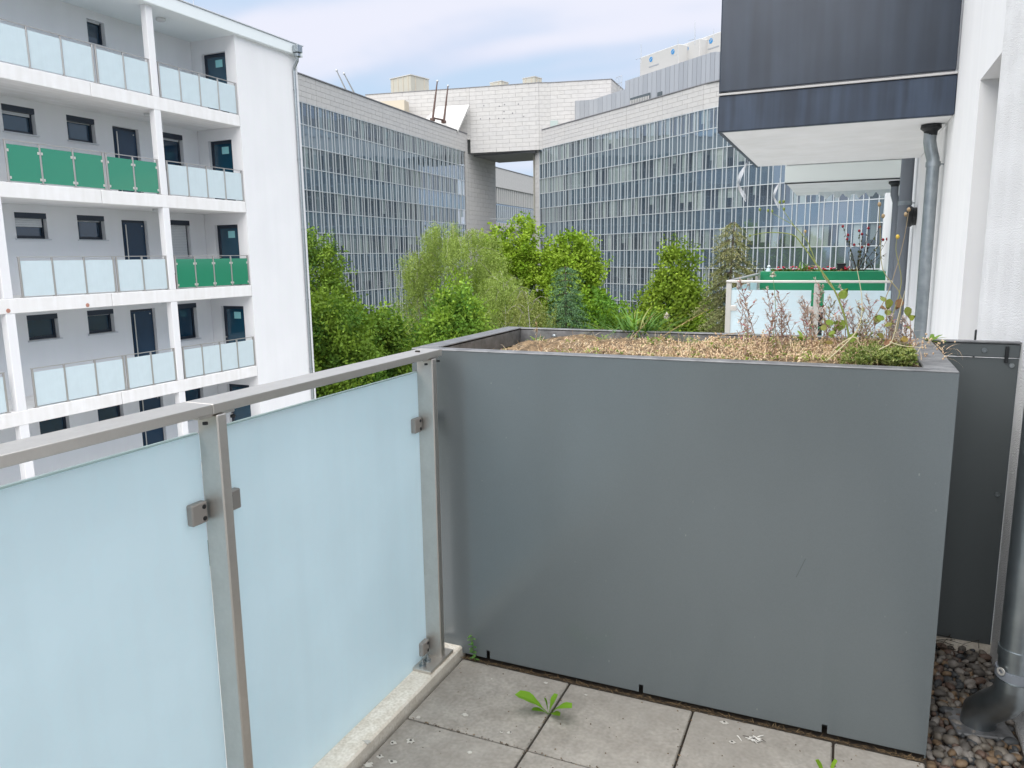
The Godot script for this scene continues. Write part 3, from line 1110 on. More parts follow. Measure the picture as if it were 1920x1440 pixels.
	# window cleaning davits
	for q in [[631, 132, 650, 172], [645, 138, 665, 176]]:
		var b0 := onx(q[2], q[3], -46.2)
		var b1 := onx(q[0], q[1], -46.0)
		var dv := thing("davit_pole", "slanting pale davit pole on the shaded wing's roof edge", "roof davit", b0, "pale davit poles")
		g = Geo.new(); g.tube([b0, b0.lerp(b1, 0.5), b1], [0.09, 0.07, 0.05], 8)
		part(g, "pole", M.rod, dv)
		g = Geo.new(); g.blob(b1, Vector3(0.13, 0.13, 0.13), 5, 8)
		part(g, "pulley", M.rod, dv)
	for q in [[820, 152, 811, 226], [840, 161, 832, 230]]:
		var b0 := onx(q[2], q[3], -47.5)
		var b1 := onx(q[0], q[1], -47.5)
		var dv := thing("davit_mast", "upright rusty davit mast before the sloping roof screen", "roof davit", b0, "rusty davit masts")
		g = Geo.new(); g.tube([b0, b0.lerp(b1, 0.5), b1], [0.15, 0.12, 0.07], 8)
		part(g, "mast", M.davit_rust, dv)
		g = Geo.new(); g.blob(b1, Vector3(0.16, 0.16, 0.16), 5, 8)
		part(g, "pulley", M.rod, dv)
		bev("foot", b0 + Vector3(0, 0.1, 0), Vector3(0.5, 0.35, 0.5), 0.04, M.davit_rust, dv)
	var c_a := onx(812, 226, -47.5)
	var c_b := onx(832, 230, -47.5)
	g = Geo.new(); g.tube([c_a + Vector3.UP * 0.3, c_b + Vector3.UP * 0.3], [0.12], 6)
	single(g, "davit_crossbar", M.davit_rust, c_a, "rusty crossbar joining the two davit masts at their feet", "roof davit")
	# grey metal penthouses on the right wing
	var rb := wall_basis(RP[1], RP[4])
	penthouse(rb, RP[2] - rb.z * 3.2, 1062, 1172, [[1062, 190], [1110, 187], [1172, 167]], "low grey sheet metal penthouse on the curved wing's roof", false)
	penthouse(rb, RP[3] - rb.z * 2.6, 1172, 1400, [[1172, 152], [1337, 97], [1400, 97]], "tall grey sheet metal penthouse with a louvre on the curved wing's roof", true)
	# cooling units on the penthouse roof
	for q in [[1200, 1272, 108, 4.2, "white cooling unit with round blue badges at the penthouse's low end"], [1278, 1312, 84, 5.5, "narrow white cooling unit in the middle of the penthouse row"], [1314, 1380, 72, 6.5, "wide white cooling unit beside the dark balcony's edge"]]:
		var p0: Vector3 = RP[3] - rb.z * q[3]
		var a := onv(q[0], q[2], p0, rb.z)
		var b := onv(q[1], q[2] + 2, p0, rb.z)
		var w := (Vector3(b.x - a.x, 0, b.z - a.z)).length()
		var base := Vector3((a.x + b.x) * 0.5, a.y - 3.2, (a.z + b.z) * 0.5) - rb.z * 1.2
		var u := thing("cooling_unit", q[4], "cooling unit", base, "cooling units on the penthouse")
		bev("casing", base + Vector3.UP * 1.6, Vector3(w, 3.2, 2.4), 0.05, M.unit_white, u, rb)
		for s in [-0.2, 0.36]:
			if w < 3 and s > 0: continue
			var lp: Vector3 = base + rb.x * w * s + Vector3.UP * 2.6 + rb.z * 1.215
			g = Geo.new(); g.lathe(lp, [[0.27, 0], [0.26, 0.01], [0, 0.012]], 16, rb.z)
			var lo := part(g, "badge", M.logo_blue, u)
			bx("badge_stripe", lp + rb.z * 0.018, Vector3(0.4, 0.06, 0.006), M.unit_white, lo, rb * Basis(Vector3.BACK, 0.7))
		if w > 4:
			bx("warning_label", base + rb.x * w * 0.12 + Vector3.UP * 1.1 + rb.z * 1.21, Vector3(0.5, 0.18, 0.02), M.yellow, u, rb)
			bx("grille", base - rb.x * w * 0.12 + Vector3.UP * 1.85 + rb.z * 1.21, Vector3(1.6, 0.12, 0.02), M.grey_clad1, u, rb)
	# lightning rods
	for q in [[1202, 82, 118, 0], [1271, 72, 112, 0], [1303, 40, 84, 0], [1338, 55, 78, 0]]:
		var p0: Vector3 = RP[3] - rb.z * 3.2
		var a := onv(q[0], q[1], p0, rb.z)
		var b := onv(q[0], q[2], p0, rb.z)
		var lr := thing("lightning_rod", "thin upright lightning rod on the tall metal penthouse", "lightning rod", b, "rods on the penthouse")
		g = Geo.new(); g.tube([b, a], [0.045, 0.025], 5)
		part(g, "rod", M.rod, lr)
		g = Geo.new(); g.tube([a.lerp(b, 0.75), a.lerp(b, 0.72) - rb.x * 0.9], [0.025], 4)
		part(g, "stay", M.rod, lr)
	# roof ladder cage
	g = Geo.new()
	var lc := onv(1155, 150, RP[2] - rb.z * 9.0, rb.z)
	for k in 4:
		g.tube([lc + rb.x * 0.4 * k - Vector3.UP * 1.5, lc + rb.x * 0.4 * k + Vector3.UP * 0.3], [0.03], 4)
	g.tube([lc + Vector3.UP * 0.3, lc + rb.x * 1.2 + Vector3.UP * 0.3], [0.03], 4)
	g.tube([lc - Vector3.UP * 0.5, lc + rb.x * 1.2 - Vector3.UP * 0.5], [0.03], 4)
	single(g, "ladder_cage", M.rod, lc - Vector3.UP * 1.5, "thin metal ladder cage behind the low grey penthouse", "ladder")

	# the building seen through the passage
	var F := thing("far_office_building", "pale office building with vertical fins seen through the passage", "office building", Vector3(-70, GROUND, -150))
	var f0 := ony(905, 308, 20.0)
	var f1 := ony(1012, 336, 20.0)
	var fb := wall_basis(f0, f1)
	var fl := (f1 - f0).length()
	var fm := (f0 + f1) * 0.5; fm.y = 0
	bx("wall", fm + Vector3.UP * 18.0, Vector3(fl, 4.0, 0.6), M.stone1, F, fb)
	bx("coping", fm + Vector3.UP * 20.05, Vector3(fl, 0.12, 0.8), M.coping, F, fb)
	bx("glass_band", fm + Vector3.UP * 3.4 - fb.z * 0.3, Vector3(fl, 25.2, 0.3), M.spandrel1, F, fb)
	var fins := []
	var nf := int(fl / 1.15)
	for k in nf:
		for s in 4:
			if s % 2 == 0:
				fins.append([fm + fb.x * (fl * ((k + 0.5) / nf - 0.5)) + Vector3.UP * (14.3 - s * 3.7) + fb.z * 0.02, Vector3(0.6, 3.4, 0.2), fb, M.unit_white])
			else:
				fins.append([fm + fb.x * (fl * ((k + 0.5) / nf - 0.5)) + Vector3.UP * (14.3 - s * 3.7) + fb.z * 0.02, Vector3(0.2, 3.4, 0.2), fb, M.mullion])
	pieces(F, "fin", "far_fins", fins)
	var fbz := thing("foot_bridge", "flat grey foot bridge crossing the passage between the wings", "bridge", Vector3(-42, 5.6, -99))
	bx("deck", Vector3(-42, 5.6, -99), Vector3(9.0, 0.45, 1.6), M.stone1, fbz)
	bx("lower_panel", Vector3(-42, 4.6, -99), Vector3(9.0, 0.7, 1.2), M.coping, fbz)
	bx("handrail", Vector3(-42, 6.6, -98.3), Vector3(9.0, 0.1, 0.08), M.mullion, fbz)

func roof_house(p: Vector3, size: Vector3, label: String, px: float, py: float, bs: Basis) -> void:
	var turned := bs * Basis(Vector3.UP, deg_to_rad(-24))
	var topc := onv(px, py, p, bs.z)
	var base := topc - Vector3.UP * size.y
	var u := thing("roof_house", label, "roof structure", base)
	bx("wall", base + Vector3.UP * size.y * 0.5, size, M.unit_grey, u, turned)
	bx("roof", base + Vector3.UP * (size.y + 0.05), size * Vector3(1.06, 0, 1.06) + Vector3(0, 0.1, 0), M.unit_white, u, turned)
	var n := int(size.x / 0.8)
	for k in n:
		bx("rib", base + Vector3.UP * size.y * 0.5 + turned.x * (size.x * ((k + 0.5) / n - 0.5)) + turned.z * (size.z * 0.5 + 0.03), Vector3(0.09, size.y - 0.1, 0.05), M.beige, u, turned)
	for k in 2:
		bx("side_rib", base + Vector3.UP * size.y * 0.5 + turned.z * (size.z * ((k + 0.5) / 2 - 0.5)) + turned.x * (size.x * 0.5 + 0.03), Vector3(0.05, size.y - 0.1, 0.09), M.beige, u, turned)

func penthouse(rb: Basis, p0: Vector3, x0: float, x1: float, tops: Array, label: String, louvre: bool) -> void:
	var foot := onv((x0 + x1) * 0.5, 220, p0, rb.z); foot.y = 16.4
	var T := thing("penthouse", label, "penthouse", foot)
	var n := int((x1 - x0) / 8.2)
	var g := Geo.new()
	for k in n:
		var a := x0 + (x1 - x0) * k / n
		var b := x0 + (x1 - x0) * (k + 1) / n
		var ys := []
		for x in [a, b]:
			var y: float = tops[0][1]
			for i in tops.size() - 1:
				if x >= tops[i][0] - 0.01:
					y = lerpf(tops[i][1], tops[i + 1][1], clampf((x - tops[i][0]) / (tops[i + 1][0] - tops[i][0]), 0, 1))
			ys.append(onv(x, y, p0, rb.z))
		var A: Vector3 = ys[0]
		var B: Vector3 = ys[1]
		var s := Geo.new()
		var t := (B - A); t.y = 0
		var gap := t.normalized() * 0.02
		var h: float = (A.y + B.y) * 0.5
		s.quad(Vector3(A.x, 16.4, A.z) + gap, Vector3(B.x, 16.4, B.z) - gap, B - gap, A + gap, rb.z)
		s.quad(A + gap, B - gap, B - gap - rb.z * 0.12, A + gap - rb.z * 0.12, Vector3.UP)
		s.quad(Vector3(A.x, 16.4, A.z) + gap, A + gap, A + gap - rb.z * 0.12, Vector3(A.x, 16.4, A.z) + gap - rb.z * 0.12, -t)
		s.quad(Vector3(B.x, 16.4, B.z) - gap, B - gap, B - gap - rb.z * 0.12, Vector3(B.x, 16.4, B.z) - gap - rb.z * 0.12, t)
		part(s, "sheet_panel", M["grey_clad%d" % (1 if rng.randf() < 0.3 else 0)], T)
		g.quad(Vector3(A.x, 16.4, A.z) - rb.z * 0.06, Vector3(B.x, 16.4, B.z) - rb.z * 0.06, B - rb.z * 0.06, A - rb.z * 0.06, rb.z)
		g.quad(A - rb.z * 0.06, B - rb.z * 0.06, B - rb.z * 6.0, A - rb.z * 6.0, Vector3.UP)
		if k == 0:
			g.quad(Vector3(A.x, 16.4, A.z) - rb.z * 0.06, A - rb.z * 0.06, A - rb.z * 6.0, Vector3(A.x, 16.4, A.z) - rb.z * 6.0, -t)
	part(g, "core", M.coping, T)
	if louvre:
		var a := onv(1182, 183, p0 + rb.z * 0.05, rb.z)
		var b := onv(1219, 173, p0 + rb.z * 0.05, rb.z)
		bx("louvre_frame", (a + b) * 0.5 - Vector3.UP * 0.9, Vector3((b - a).length(), 1.7, 0.1), M.inside, T, rb)
		for k in 12:
			bx("louvre_blade", a.lerp(b, (k + 0.5) / 12.0) - Vector3.UP * 1.0 + rb.z * 0.08, Vector3(0.14, 1.35, 0.06), M.unit_white, T, rb)
		bx("vent_slot", onv(1237, 176, p0 + rb.z * 0.05, rb.z), Vector3(0.7, 0.4, 0.1), M.inside, T, rb)

# ---------------------------------------------------------------- our own house, its wall, balconies and pipes
const WALL := 0.588
func build_house() -> void:
	var T := thing("own_house", "white stuccoed house wall with a tall narrow window recess beside the terrace", "building", Vector3(WALL, GROUND, -6))
	var g := Geo.new()
	wall_grid(g, Vector3(WALL, 0, 0), Vector3(0, 0, -1), Vector3.UP, Vector3(0.35, 0, 0), 4.21, 16.2, GROUND, 6.0, [[4.21, 4.83, 0.12, 2.38]])
	part(g, "wall", M.stucco, T)
	g = Geo.new()
	g.span(Vector3(WALL, GROUND, -4.21), Vector3(WALL + 0.35, 6.0, 4.0))
	part(g, "near_wall", M.stucco_rough, T)
	g = Geo.new()
	g.span(Vector3(WALL + 0.36, GROUND, -16.2), Vector3(10, 6.0, 4.0))
	part(g, "house_core", M.white_render, T)
	var f := Geo.new()
	f.span(Vector3(WALL + 0.27, 0.12, -4.21), Vector3(WALL + 0.33, 2.38, -4.28))
	f.span(Vector3(WALL + 0.27, 0.12, -4.76), Vector3(WALL + 0.33, 2.38, -4.83))
	f.span(Vector3(WALL + 0.27, 2.3, -4.28), Vector3(WALL + 0.33, 2.38, -4.76))
	f.span(Vector3(WALL + 0.27, 0.12, -4.28), Vector3(WALL + 0.33, 0.2, -4.76))
	var w := part(f, "window", M.frame_dark, T)
	bx("pane", Vector3(WALL + 0.31, 1.25, -4.52), Vector3(0.02, 2.12, 0.5), M.pane_dark, w)
	# black strip added at the recess's near edge for the window frame's dark line
	bev("dark_frame_strip", Vector3(WALL + 0.004, 0.62, -4.215), Vector3(0.02, 1.0, 0.03), 0.004, M.black, T)

	# balcony above: slab, dark panel front
	var B := thing("upper_balcony", "dark grey metal clad balcony hanging overhead on the white house wall", "balcony", Vector3(-0.17, 2.37, -7.2))
	g = Geo.new(); g.span(Vector3(-0.905, 2.378, -8.46), Vector3(WALL - 0.002, 2.6, -5.93)); part(g, "slab", M.soffit, B)
	var xm := (-0.925 + WALL) * 0.5
	bev("slab_front", Vector3(xm, 2.495, -5.9), Vector3(WALL + 0.925 - 0.004, 0.25, 0.05), 0.006, M.upper_slab, B)
	bev("slab_side", Vector3(-0.918, 2.495, -7.2), Vector3(0.025, 0.25, 2.55), 0.004, M.upper_slab, B)
	bx("joint_strip", Vector3(xm, 2.629, -5.888), Vector3(WALL + 0.92, 0.013, 0.05), M.stone1, B)
	bev("front_panel", Vector3(xm - 0.003, 3.23, -5.89), Vector3(WALL + 0.925 - 0.02, 1.17, 0.05), 0.006, M.upper_panel, B)
	bev("side_panel", Vector3(-0.91, 3.23, -7.2), Vector3(0.04, 1.17, 2.55), 0.006, M.upper_panel, B)
	bev("rear_panel", Vector3(xm, 3.23, -8.44), Vector3(WALL + 0.91, 1.17, 0.04), 0.006, M.upper_panel, B)

	# the next balcony along, pale
	var C := thing("upper_balcony", "pale grey balcony with a scalloped awning edge beyond the dark one", "balcony", Vector3(-0.1, 2.36, -11.6))
	g = Geo.new(); g.span(Vector3(-0.78, 2.37, -12.95), Vector3(WALL - 0.002, 2.6, -10.44)); part(g, "slab", M.soffit, C)
	bev("slab_front", Vector3(-0.098, 2.465, -10.41), Vector3(1.37, 0.21, 0.05), 0.006, M.pale_panel, C)
	bev("front_panel", Vector3(-0.098, 3.1, -10.4), Vector3(1.37, 1.04, 0.05), 0.006, M.pale_panel, C)
	bev("joint_strip", Vector3(-0.098, 2.352, -10.42), Vector3(1.37, 0.012, 0.03), 0.002, M.black, C)
	g = Geo.new()
	for k in 60:
		var x0 := -0.45 + k * 0.017
		var x1 := x0 + 0.017
		var y0 := 2.30 + 0.03 * sin(k * 0.72) + 0.012 * sin(k * 1.7)
		var y1 := 2.30 + 0.03 * sin((k + 1) * 0.72) + 0.012 * sin((k + 1) * 1.7)
		g.quad(Vector3(x0, 2.37, -12.4), Vector3(x1, 2.37, -12.4), Vector3(x1, y1, -12.4 + 0.01 * sin(k)), Vector3(x0, y0, -12.4 + 0.01 * sin(k)), Vector3.BACK)
	part(g, "awning_edge", M.fascia, C)

	# downpipes
	var D := thing("downpipe", "galvanised downpipe with black funnel under the dark overhead balcony", "downpipe", Vector3(0.515, GROUND, -6.3))
	g = Geo.new(); g.lathe(Vector3(0.49, 2.3, -6.3), [[0.0, 0.075], [0.065, 0.075], [0.068, 0.05], [0.045, 0.03], [0.042, 0.0], [0, 0]], 18); part(g, "funnel", M.black, D)
	g = Geo.new(); g.tube([Vector3(0.488, 2.33, -6.3), Vector3(0.488, 2.26, -6.3), Vector3(0.5, 2.2, -6.3), Vector3(0.517, 2.14, -6.3), Vector3(0.52, 2.08, -6.3), Vector3(0.52, GROUND, -6.3)], [0.042], 18); part(g, "pipe", M.zinc, D)
	for y in [2.085, 0.3]:
		g = Geo.new(); g.tube([Vector3(0.52, y, -6.3), Vector3(0.52, y + 0.035, -6.3)], [0.048], 16); part(g, "clamp", M.zinc, D)
	g = Geo.new(); g.tube([Vector3(0.56, 2.1, -6.3), Vector3(WALL, 2.1, -6.3)], [0.006], 6); part(g, "bracket", M.zinc, D)
	var E := thing("downpipe", "dark grey downpipe on the house wall behind the galvanised pipe", "downpipe", Vector3(0.5, GROUND, -8.75))
	g = Geo.new(); g.tube([Vector3(0.5, 2.9, -8.75), Vector3(0.5, GROUND, -8.75)], [0.06], 16); part(g, "pipe", M.dark_pipe, E)
	g = Geo.new(); g.tube([Vector3(0.5, 1.95, -8.75), Vector3(0.5, 1.99, -8.75)], [0.066], 14); part(g, "clamp", M.zinc, E)
	g = Geo.new(); g.tube([Vector3(0.55, 1.97, -8.75), Vector3(WALL, 1.97, -8.75)], [0.007], 6); part(g, "bracket", M.zinc, E)
	var F := thing("downpipe", "thin dark pipe with funnel below the pale far balcony", "downpipe", Vector3(0.5, GROUND, -11.0))
	g = Geo.new(); g.lathe(Vector3(0.5, 2.3, -11.0), [[0, 0.065], [0.075, 0.065], [0.078, 0.045], [0.05, 0.02], [0.045, 0], [0, 0]], 14); part(g, "funnel", M.black, F)
	g = Geo.new(); g.tube([Vector3(0.5, 2.32, -11.0), Vector3(0.5, 2.2, -11.0), Vector3(0.53, 2.1, -11.0), Vector3(0.53, GROUND, -11.0)], [0.045], 12); part(g, "pipe", M.dark_pipe, F)
	# oval wall lamps
	for q in [[-8.42, 1.825, "black oval wall lamp between the galvanised and the dark pipe"], [-11.2, 1.775, "small black oval wall lamp beyond the dark pipe"]]:
		var L := thing("wall_lamp", q[2], "wall lamp", Vector3(WALL, q[1], q[0]))
		g = Geo.new(); g.lathe(Vector3(WALL - 0.001, q[1], q[0]), [[0.085, 0], [0.085, -0.03], [0.1, -0.045], [0.1, -0.07], [0.08, -0.085], [0, -0.09]], 20, Vector3.RIGHT)
		part(g, "shade", M.black, L)
		g = Geo.new(); g.tube([Vector3(WALL - 0.05, q[1], q[0]), Vector3(WALL, q[1], q[0])], [0.03], 10)
		part(g, "mount", M.black, L)

	# the neighbour's terrace
	var N := structure("neighbour_terrace")
	g = Geo.new(); g.span(Vector3(-1.5, -0.3, -16), Vector3(WALL, 0.0, -10.05)); part(g, "slab", M.slab_white, N)
	var Rl := thing("neighbour_railing", "steel framed frosted glass railing of the next terrace behind dry weeds", "railing", Vector3(-0.4, 0, -10.3))
	var zr := -10.3
	bev("handrail", Vector3(-0.43, 1.128, zr), Vector3(2.02, 0.03, 0.06), 0.008, M.handle, Rl)
	bev("side_handrail", Vector3(-1.42, 1.128, -12.1), Vector3(0.06, 0.03, 3.6), 0.008, M.steel_plain, Rl)
	for x in [-1.405, -0.33, 0.55]:
		bev("post", Vector3(x, 0.55, zr), Vector3(0.07 if x < 0.5 else 0.05, 1.11, 0.05), 0.006, M.handle, Rl)
	for z in [-11.4, -12.6, -13.8]:
		bev("side_post", Vector3(-1.42, 0.55, z), Vector3(0.05, 1.11, 0.06), 0.006, M.steel_plain, Rl)
	bx("glass_pane", Vector3(-0.885, 0.56, zr + 0.01), Vector3(0.98, 0.92, 0.012), M.frosted, Rl)
	bx("glass_pane", Vector3(0.13, 0.56, zr + 0.01), Vector3(0.75, 0.92, 0.012), M.frosted, Rl)
	for k in 3:
		bx("side_glass_pane", Vector3(-1.42, 0.56, -10.85 - 1.2 * k), Vector3(0.012, 0.92, 1.05), M.frosted, Rl)
	for q in [-1.34, -0.41, -0.25, 0.49]:
		bev("clamp", Vector3(q, 0.78, zr + 0.012), Vector3(0.085, 0.07, 0.035), 0.006, M.handle, Rl)
	var G := thing("green_planter", "bright green metal planter box full of flowers on the next terrace", "planter", Vector3(-0.25, 0, -14.2))
	g = Geo.new()
	g.bev(Vector3(-0.28, 0.585, -13.95), Vector3(2.2, 1.17, 0.05), 0.008)
	part(g, "front_panel", M.green_panel, G)
	g = Geo.new()
	g.span(Vector3(-1.38, 0, -14.8), Vector3(-1.34, 1.17, -13.98)); g.span(Vector3(0.5, 0, -14.8), Vector3(WALL - 0.03, 1.17, -13.98)); g.span(Vector3(-1.34, 0, -14.8), Vector3(0.5, 1.17, -14.76))
	part(g, "side_panels", M.green_panel, G)
	g = Geo.new(); g.span(Vector3(-1.33, 0.9, -14.75), Vector3(0.49, 1.12, -13.99)); part(g, "soil", M.soil, G)
	# something dark leaning behind the neighbour's glass
	g = Geo.new(); g.tube([Vector3(-0.42, 0.66, -10.7), Vector3(-0.05, 0.75, -11.2), Vector3(0.1, 0.76, -11.6)], [0.012], 6)
	single(g, "garden_stick", M.black, Vector3(-0.42, 0.66, -10.7), "thin black stick leaning behind the next terrace's glass", "stick")
	var P := thing("terrace_chair", "black chair standing behind the frosted railing of the next terrace", "chair", Vector3(-0.3, 0, -11.0))
	bev("backrest", Vector3(-0.33, 0.62, -11.2), Vector3(0.3, 0.28, 0.04), 0.01, M.black, P)
	bev("seat", Vector3(-0.33, 0.43, -10.98), Vector3(0.42, 0.05, 0.4), 0.015, M.black, P)
	for sx in [-0.18, 0.18]:
		for sz in [-0.18, 0.18]:
			bev("leg", Vector3(-0.33 + sx, 0.21, -10.98 + sz), Vector3(0.03, 0.42, 0.03), 0.006, M.black, P)
	# wind spinners
	spinner(Vector3(-0.985, 2.43, -8.2), 0.42, 0.13, "silvery spiral wind spinner hanging at the dark balcony's corner")
	spinner(Vector3(-0.86, 2.42, -10.6), 0.36, 0.1, "smaller white spiral wind spinner hanging by the pale balcony")

func spinner(p: Vector3, h: float, r: float, label: String) -> void:
	var T := thing("wind_spinner", label, "wind spinner", p)
	var g := Geo.new(); g.tube([p + Vector3(0, 0.02, 0), p - Vector3(0, h, 0)], [0.0025], 5); part(g, "string", M.rod, T)
	for s in 5:
		g = Geo.new()
		var pts := []
		for k in 25:
			var t := k / 24.0
			var rr := r * (0.55 + 0.14 * s) * sin(PI * clampf(t * 0.96 + 0.02, 0, 1)) * (0.55 + 0.75 * t)
			var a := 2.2 + 1.9 * t + s * 0.2
			pts.append([p - Vector3(0, h * (0.1 + 0.9 * t), 0) + Vector3(cos(a), 0, sin(a)) * rr, 0.003 + 0.012 * sin(PI * t)])
		for k in 24:
			var u := Vector3(0, 1, 0)
			g.quad(pts[k][0] - u * pts[k][1], pts[k + 1][0] - u * pts[k + 1][1], pts[k + 1][0] + u * pts[k + 1][1], pts[k][0] + u * pts[k][1])
		part(g, "blade", M.spinner, T)

# ---------------------------------------------------------------- terrace floor, kerb, gravel
func build_terrace() -> void:
	var S := structure("terrace_floor")
	var g := Geo.new(); g.span(Vector3(-1.43, -0.32, -3.5), Vector3(WALL, -0.06, 4.0)); part(g, "slab", M.joint_dirt, S)
	g = Geo.new(); g.span(Vector3(-1.25, -0.06, -2.5), Vector3(0.3, -0.012, 4.0)); part(g, "bedding", M.joint_dirt, S)
	var xs := [-1.25, -0.82, -0.386, 0.044, 0.296]
	for i in 4:
		for k in 9:
			var z1 := -1.933 + 0.433 * (k - 1)
			var z0 := z1 + 0.433
			if k == 0: z1 = -2.336
			var w: float = xs[i + 1] - xs[i]
			var tilt := Basis.from_euler(Vector3(rng.randfn(0, 0.0016), 0, rng.randfn(0, 0.0016)))
			bev("tile", Vector3((xs[i] + xs[i + 1]) * 0.5, -0.02 + rng.randf_range(-0.0012, 0.0012), (z0 + z1) * 0.5), Vector3(w - 0.007, 0.04, absf(z0 - z1) - 0.007), 0.0035, M["tile%d" % (rng.randi() % 3)], S, tilt)
	var K := structure("kerb")
	bev("stone", Vector3(-1.33, -0.03, 0.77), Vector3(0.145, 0.14, 6.3), 0.006, M.kerb, K)
	var G := structure("gravel_strip")
	g = Geo.new(); g.span(Vector3(0.3, -0.06, -3.45), Vector3(WALL, -0.05, 4.0)); part(g, "bed", M.joint_dirt, G)
	bev("edging", Vector3(0.45, -0.035, -3.235), Vector3(0.29, 0.09, 0.07), 0.006, M.kerb, G)
	var shapes := []
	for k in 8:
		var gg := Geo.new()
		var r := RandomNumberGenerator.new(); r.seed = 500 + k
		gg.blob(Vector3.ZERO, Vector3(1, r.randf_range(0.5, 0.7), r.randf_range(0.62, 0.85)), 6, 10, Basis.IDENTITY, 0.16, r)
		shapes.append(gg.arrays(Vector3.ZERO))
	var meshes := {}
	var count := 0
	var spots := []
	for layer in 3:
		var z := -3.18
		while z < -2.0:
			var x := 0.315
			while x < 0.575:
				spots.append(Vector3(x + rng.randf_range(-0.008, 0.008), -0.048 + layer * 0.009 + rng.randf_range(-0.003, 0.004), z + rng.randf_range(-0.008, 0.008)))
				x += rng.randf_range(0.028, 0.042)
			z += rng.randf_range(0.027, 0.038)
	spots.reverse()
	# the upper, nearer stones first
	var rest := {}
	for p in spots:
		if p.z > -2.3 and p.x < 0.29: continue
		var m: Material = M["pebble%d" % (rng.randi() % 6)]
		var sh: int = rng.randi() % 8
		var sc: float = rng.randf_range(0.0095, 0.026)
		var bs := Basis.from_euler(Vector3(rng.randfn(0, 0.25), rng.randf() * TAU, rng.randfn(0, 0.25))) * Basis.from_scale(Vector3.ONE * sc)
		if count < 300 and p.z < -2.25:
			var key := [sh, m]
			if not meshes.has(key):
				var am := ArrayMesh.new()
				am.add_surface_from_arrays(Mesh.PRIMITIVE_TRIANGLES, shapes[sh])
				am.surface_set_material(0, m)
				meshes[key] = am
			var o := MeshInstance3D.new()
			o.mesh = meshes[key]
			o.name = "pebble"
			G.add_child(o, true)
			o.transform = Transform3D(bs, p)
			count += 1
		else:
			if not rest.has(m): rest[m] = Geo.new()
			rest[m].blob(p, Vector3(sc, sc * 0.6, sc * 0.72), 4, 7, Basis(Vector3.UP, rng.randf() * TAU))
	var am2 := ArrayMesh.new()
	for m in rest:
		am2.add_surface_from_arrays(Mesh.PRIMITIVE_TRIANGLES, rest[m].arrays(Vector3.ZERO))
		am2.surface_set_material(am2.get_surface_count() - 1, m)
	var o2 := MeshInstance3D.new()
	o2.mesh = am2
	o2.name = "small_pebbles"
	G.add_child(o2, true)
	o2.set_meta("kind", "stuff")
	# downpipe foot by the gravel
	var D := thing("downpipe", "stout galvanised downpipe whose elbow ends on a plate in the gravel", "downpipe", Vector3(0.52, -0.05, -2.6))
	g = Geo.new()
	var px := Vector3(0.533, 0, -2.51)
	g.tube([px + Vector3.UP * 6.0, px + Vector3.UP * 0.21, px + Vector3(-0.004, 0.17, -0.008), px + Vector3(-0.018, 0.125, -0.04), px + Vector3(-0.04, 0.075, -0.09), px + Vector3(-0.058, 0.03, -0.13), px + Vector3(-0.062, -0.03, -0.145)], [0.05, 0.05, 0.05, 0.0505, 0.051, 0.051, 0.05], 24)
	part(g, "pipe", M.zinc, D)
	for y in [0.3, 0.2]:
		g = Geo.new(); g.tube([px + Vector3.UP * y, px + Vector3.UP * (y + 0.03)], [0.0535], 24); part(g, "collar", M.zinc, D)
	g = Geo.new(); g.lathe(px + Vector3(-0.045, 0.262, 0.035), [[0.012, 0], [0.012, 0.004], [0.007, 0.004], [0.007, 0]], 12, Vector3(-0.7, 0, 0.7).normalized()); part(g, "clip", M.handle, D)
	g = Geo.new(); g.tube([px + Vector3.UP * 0.235, px + Vector3.UP * 0.262], [0.055], 24); part(g, "clamp", M.dark_pipe, D)
	var Pl := bev("plate", px + Vector3(-0.058, -0.024, -0.145), Vector3(0.17, 0.01, 0.15), 0.003, M.rim, D, Basis(Vector3.UP, 0.2))
	Pl.set_meta("label", "square metal drain plate half covered by pebbles")

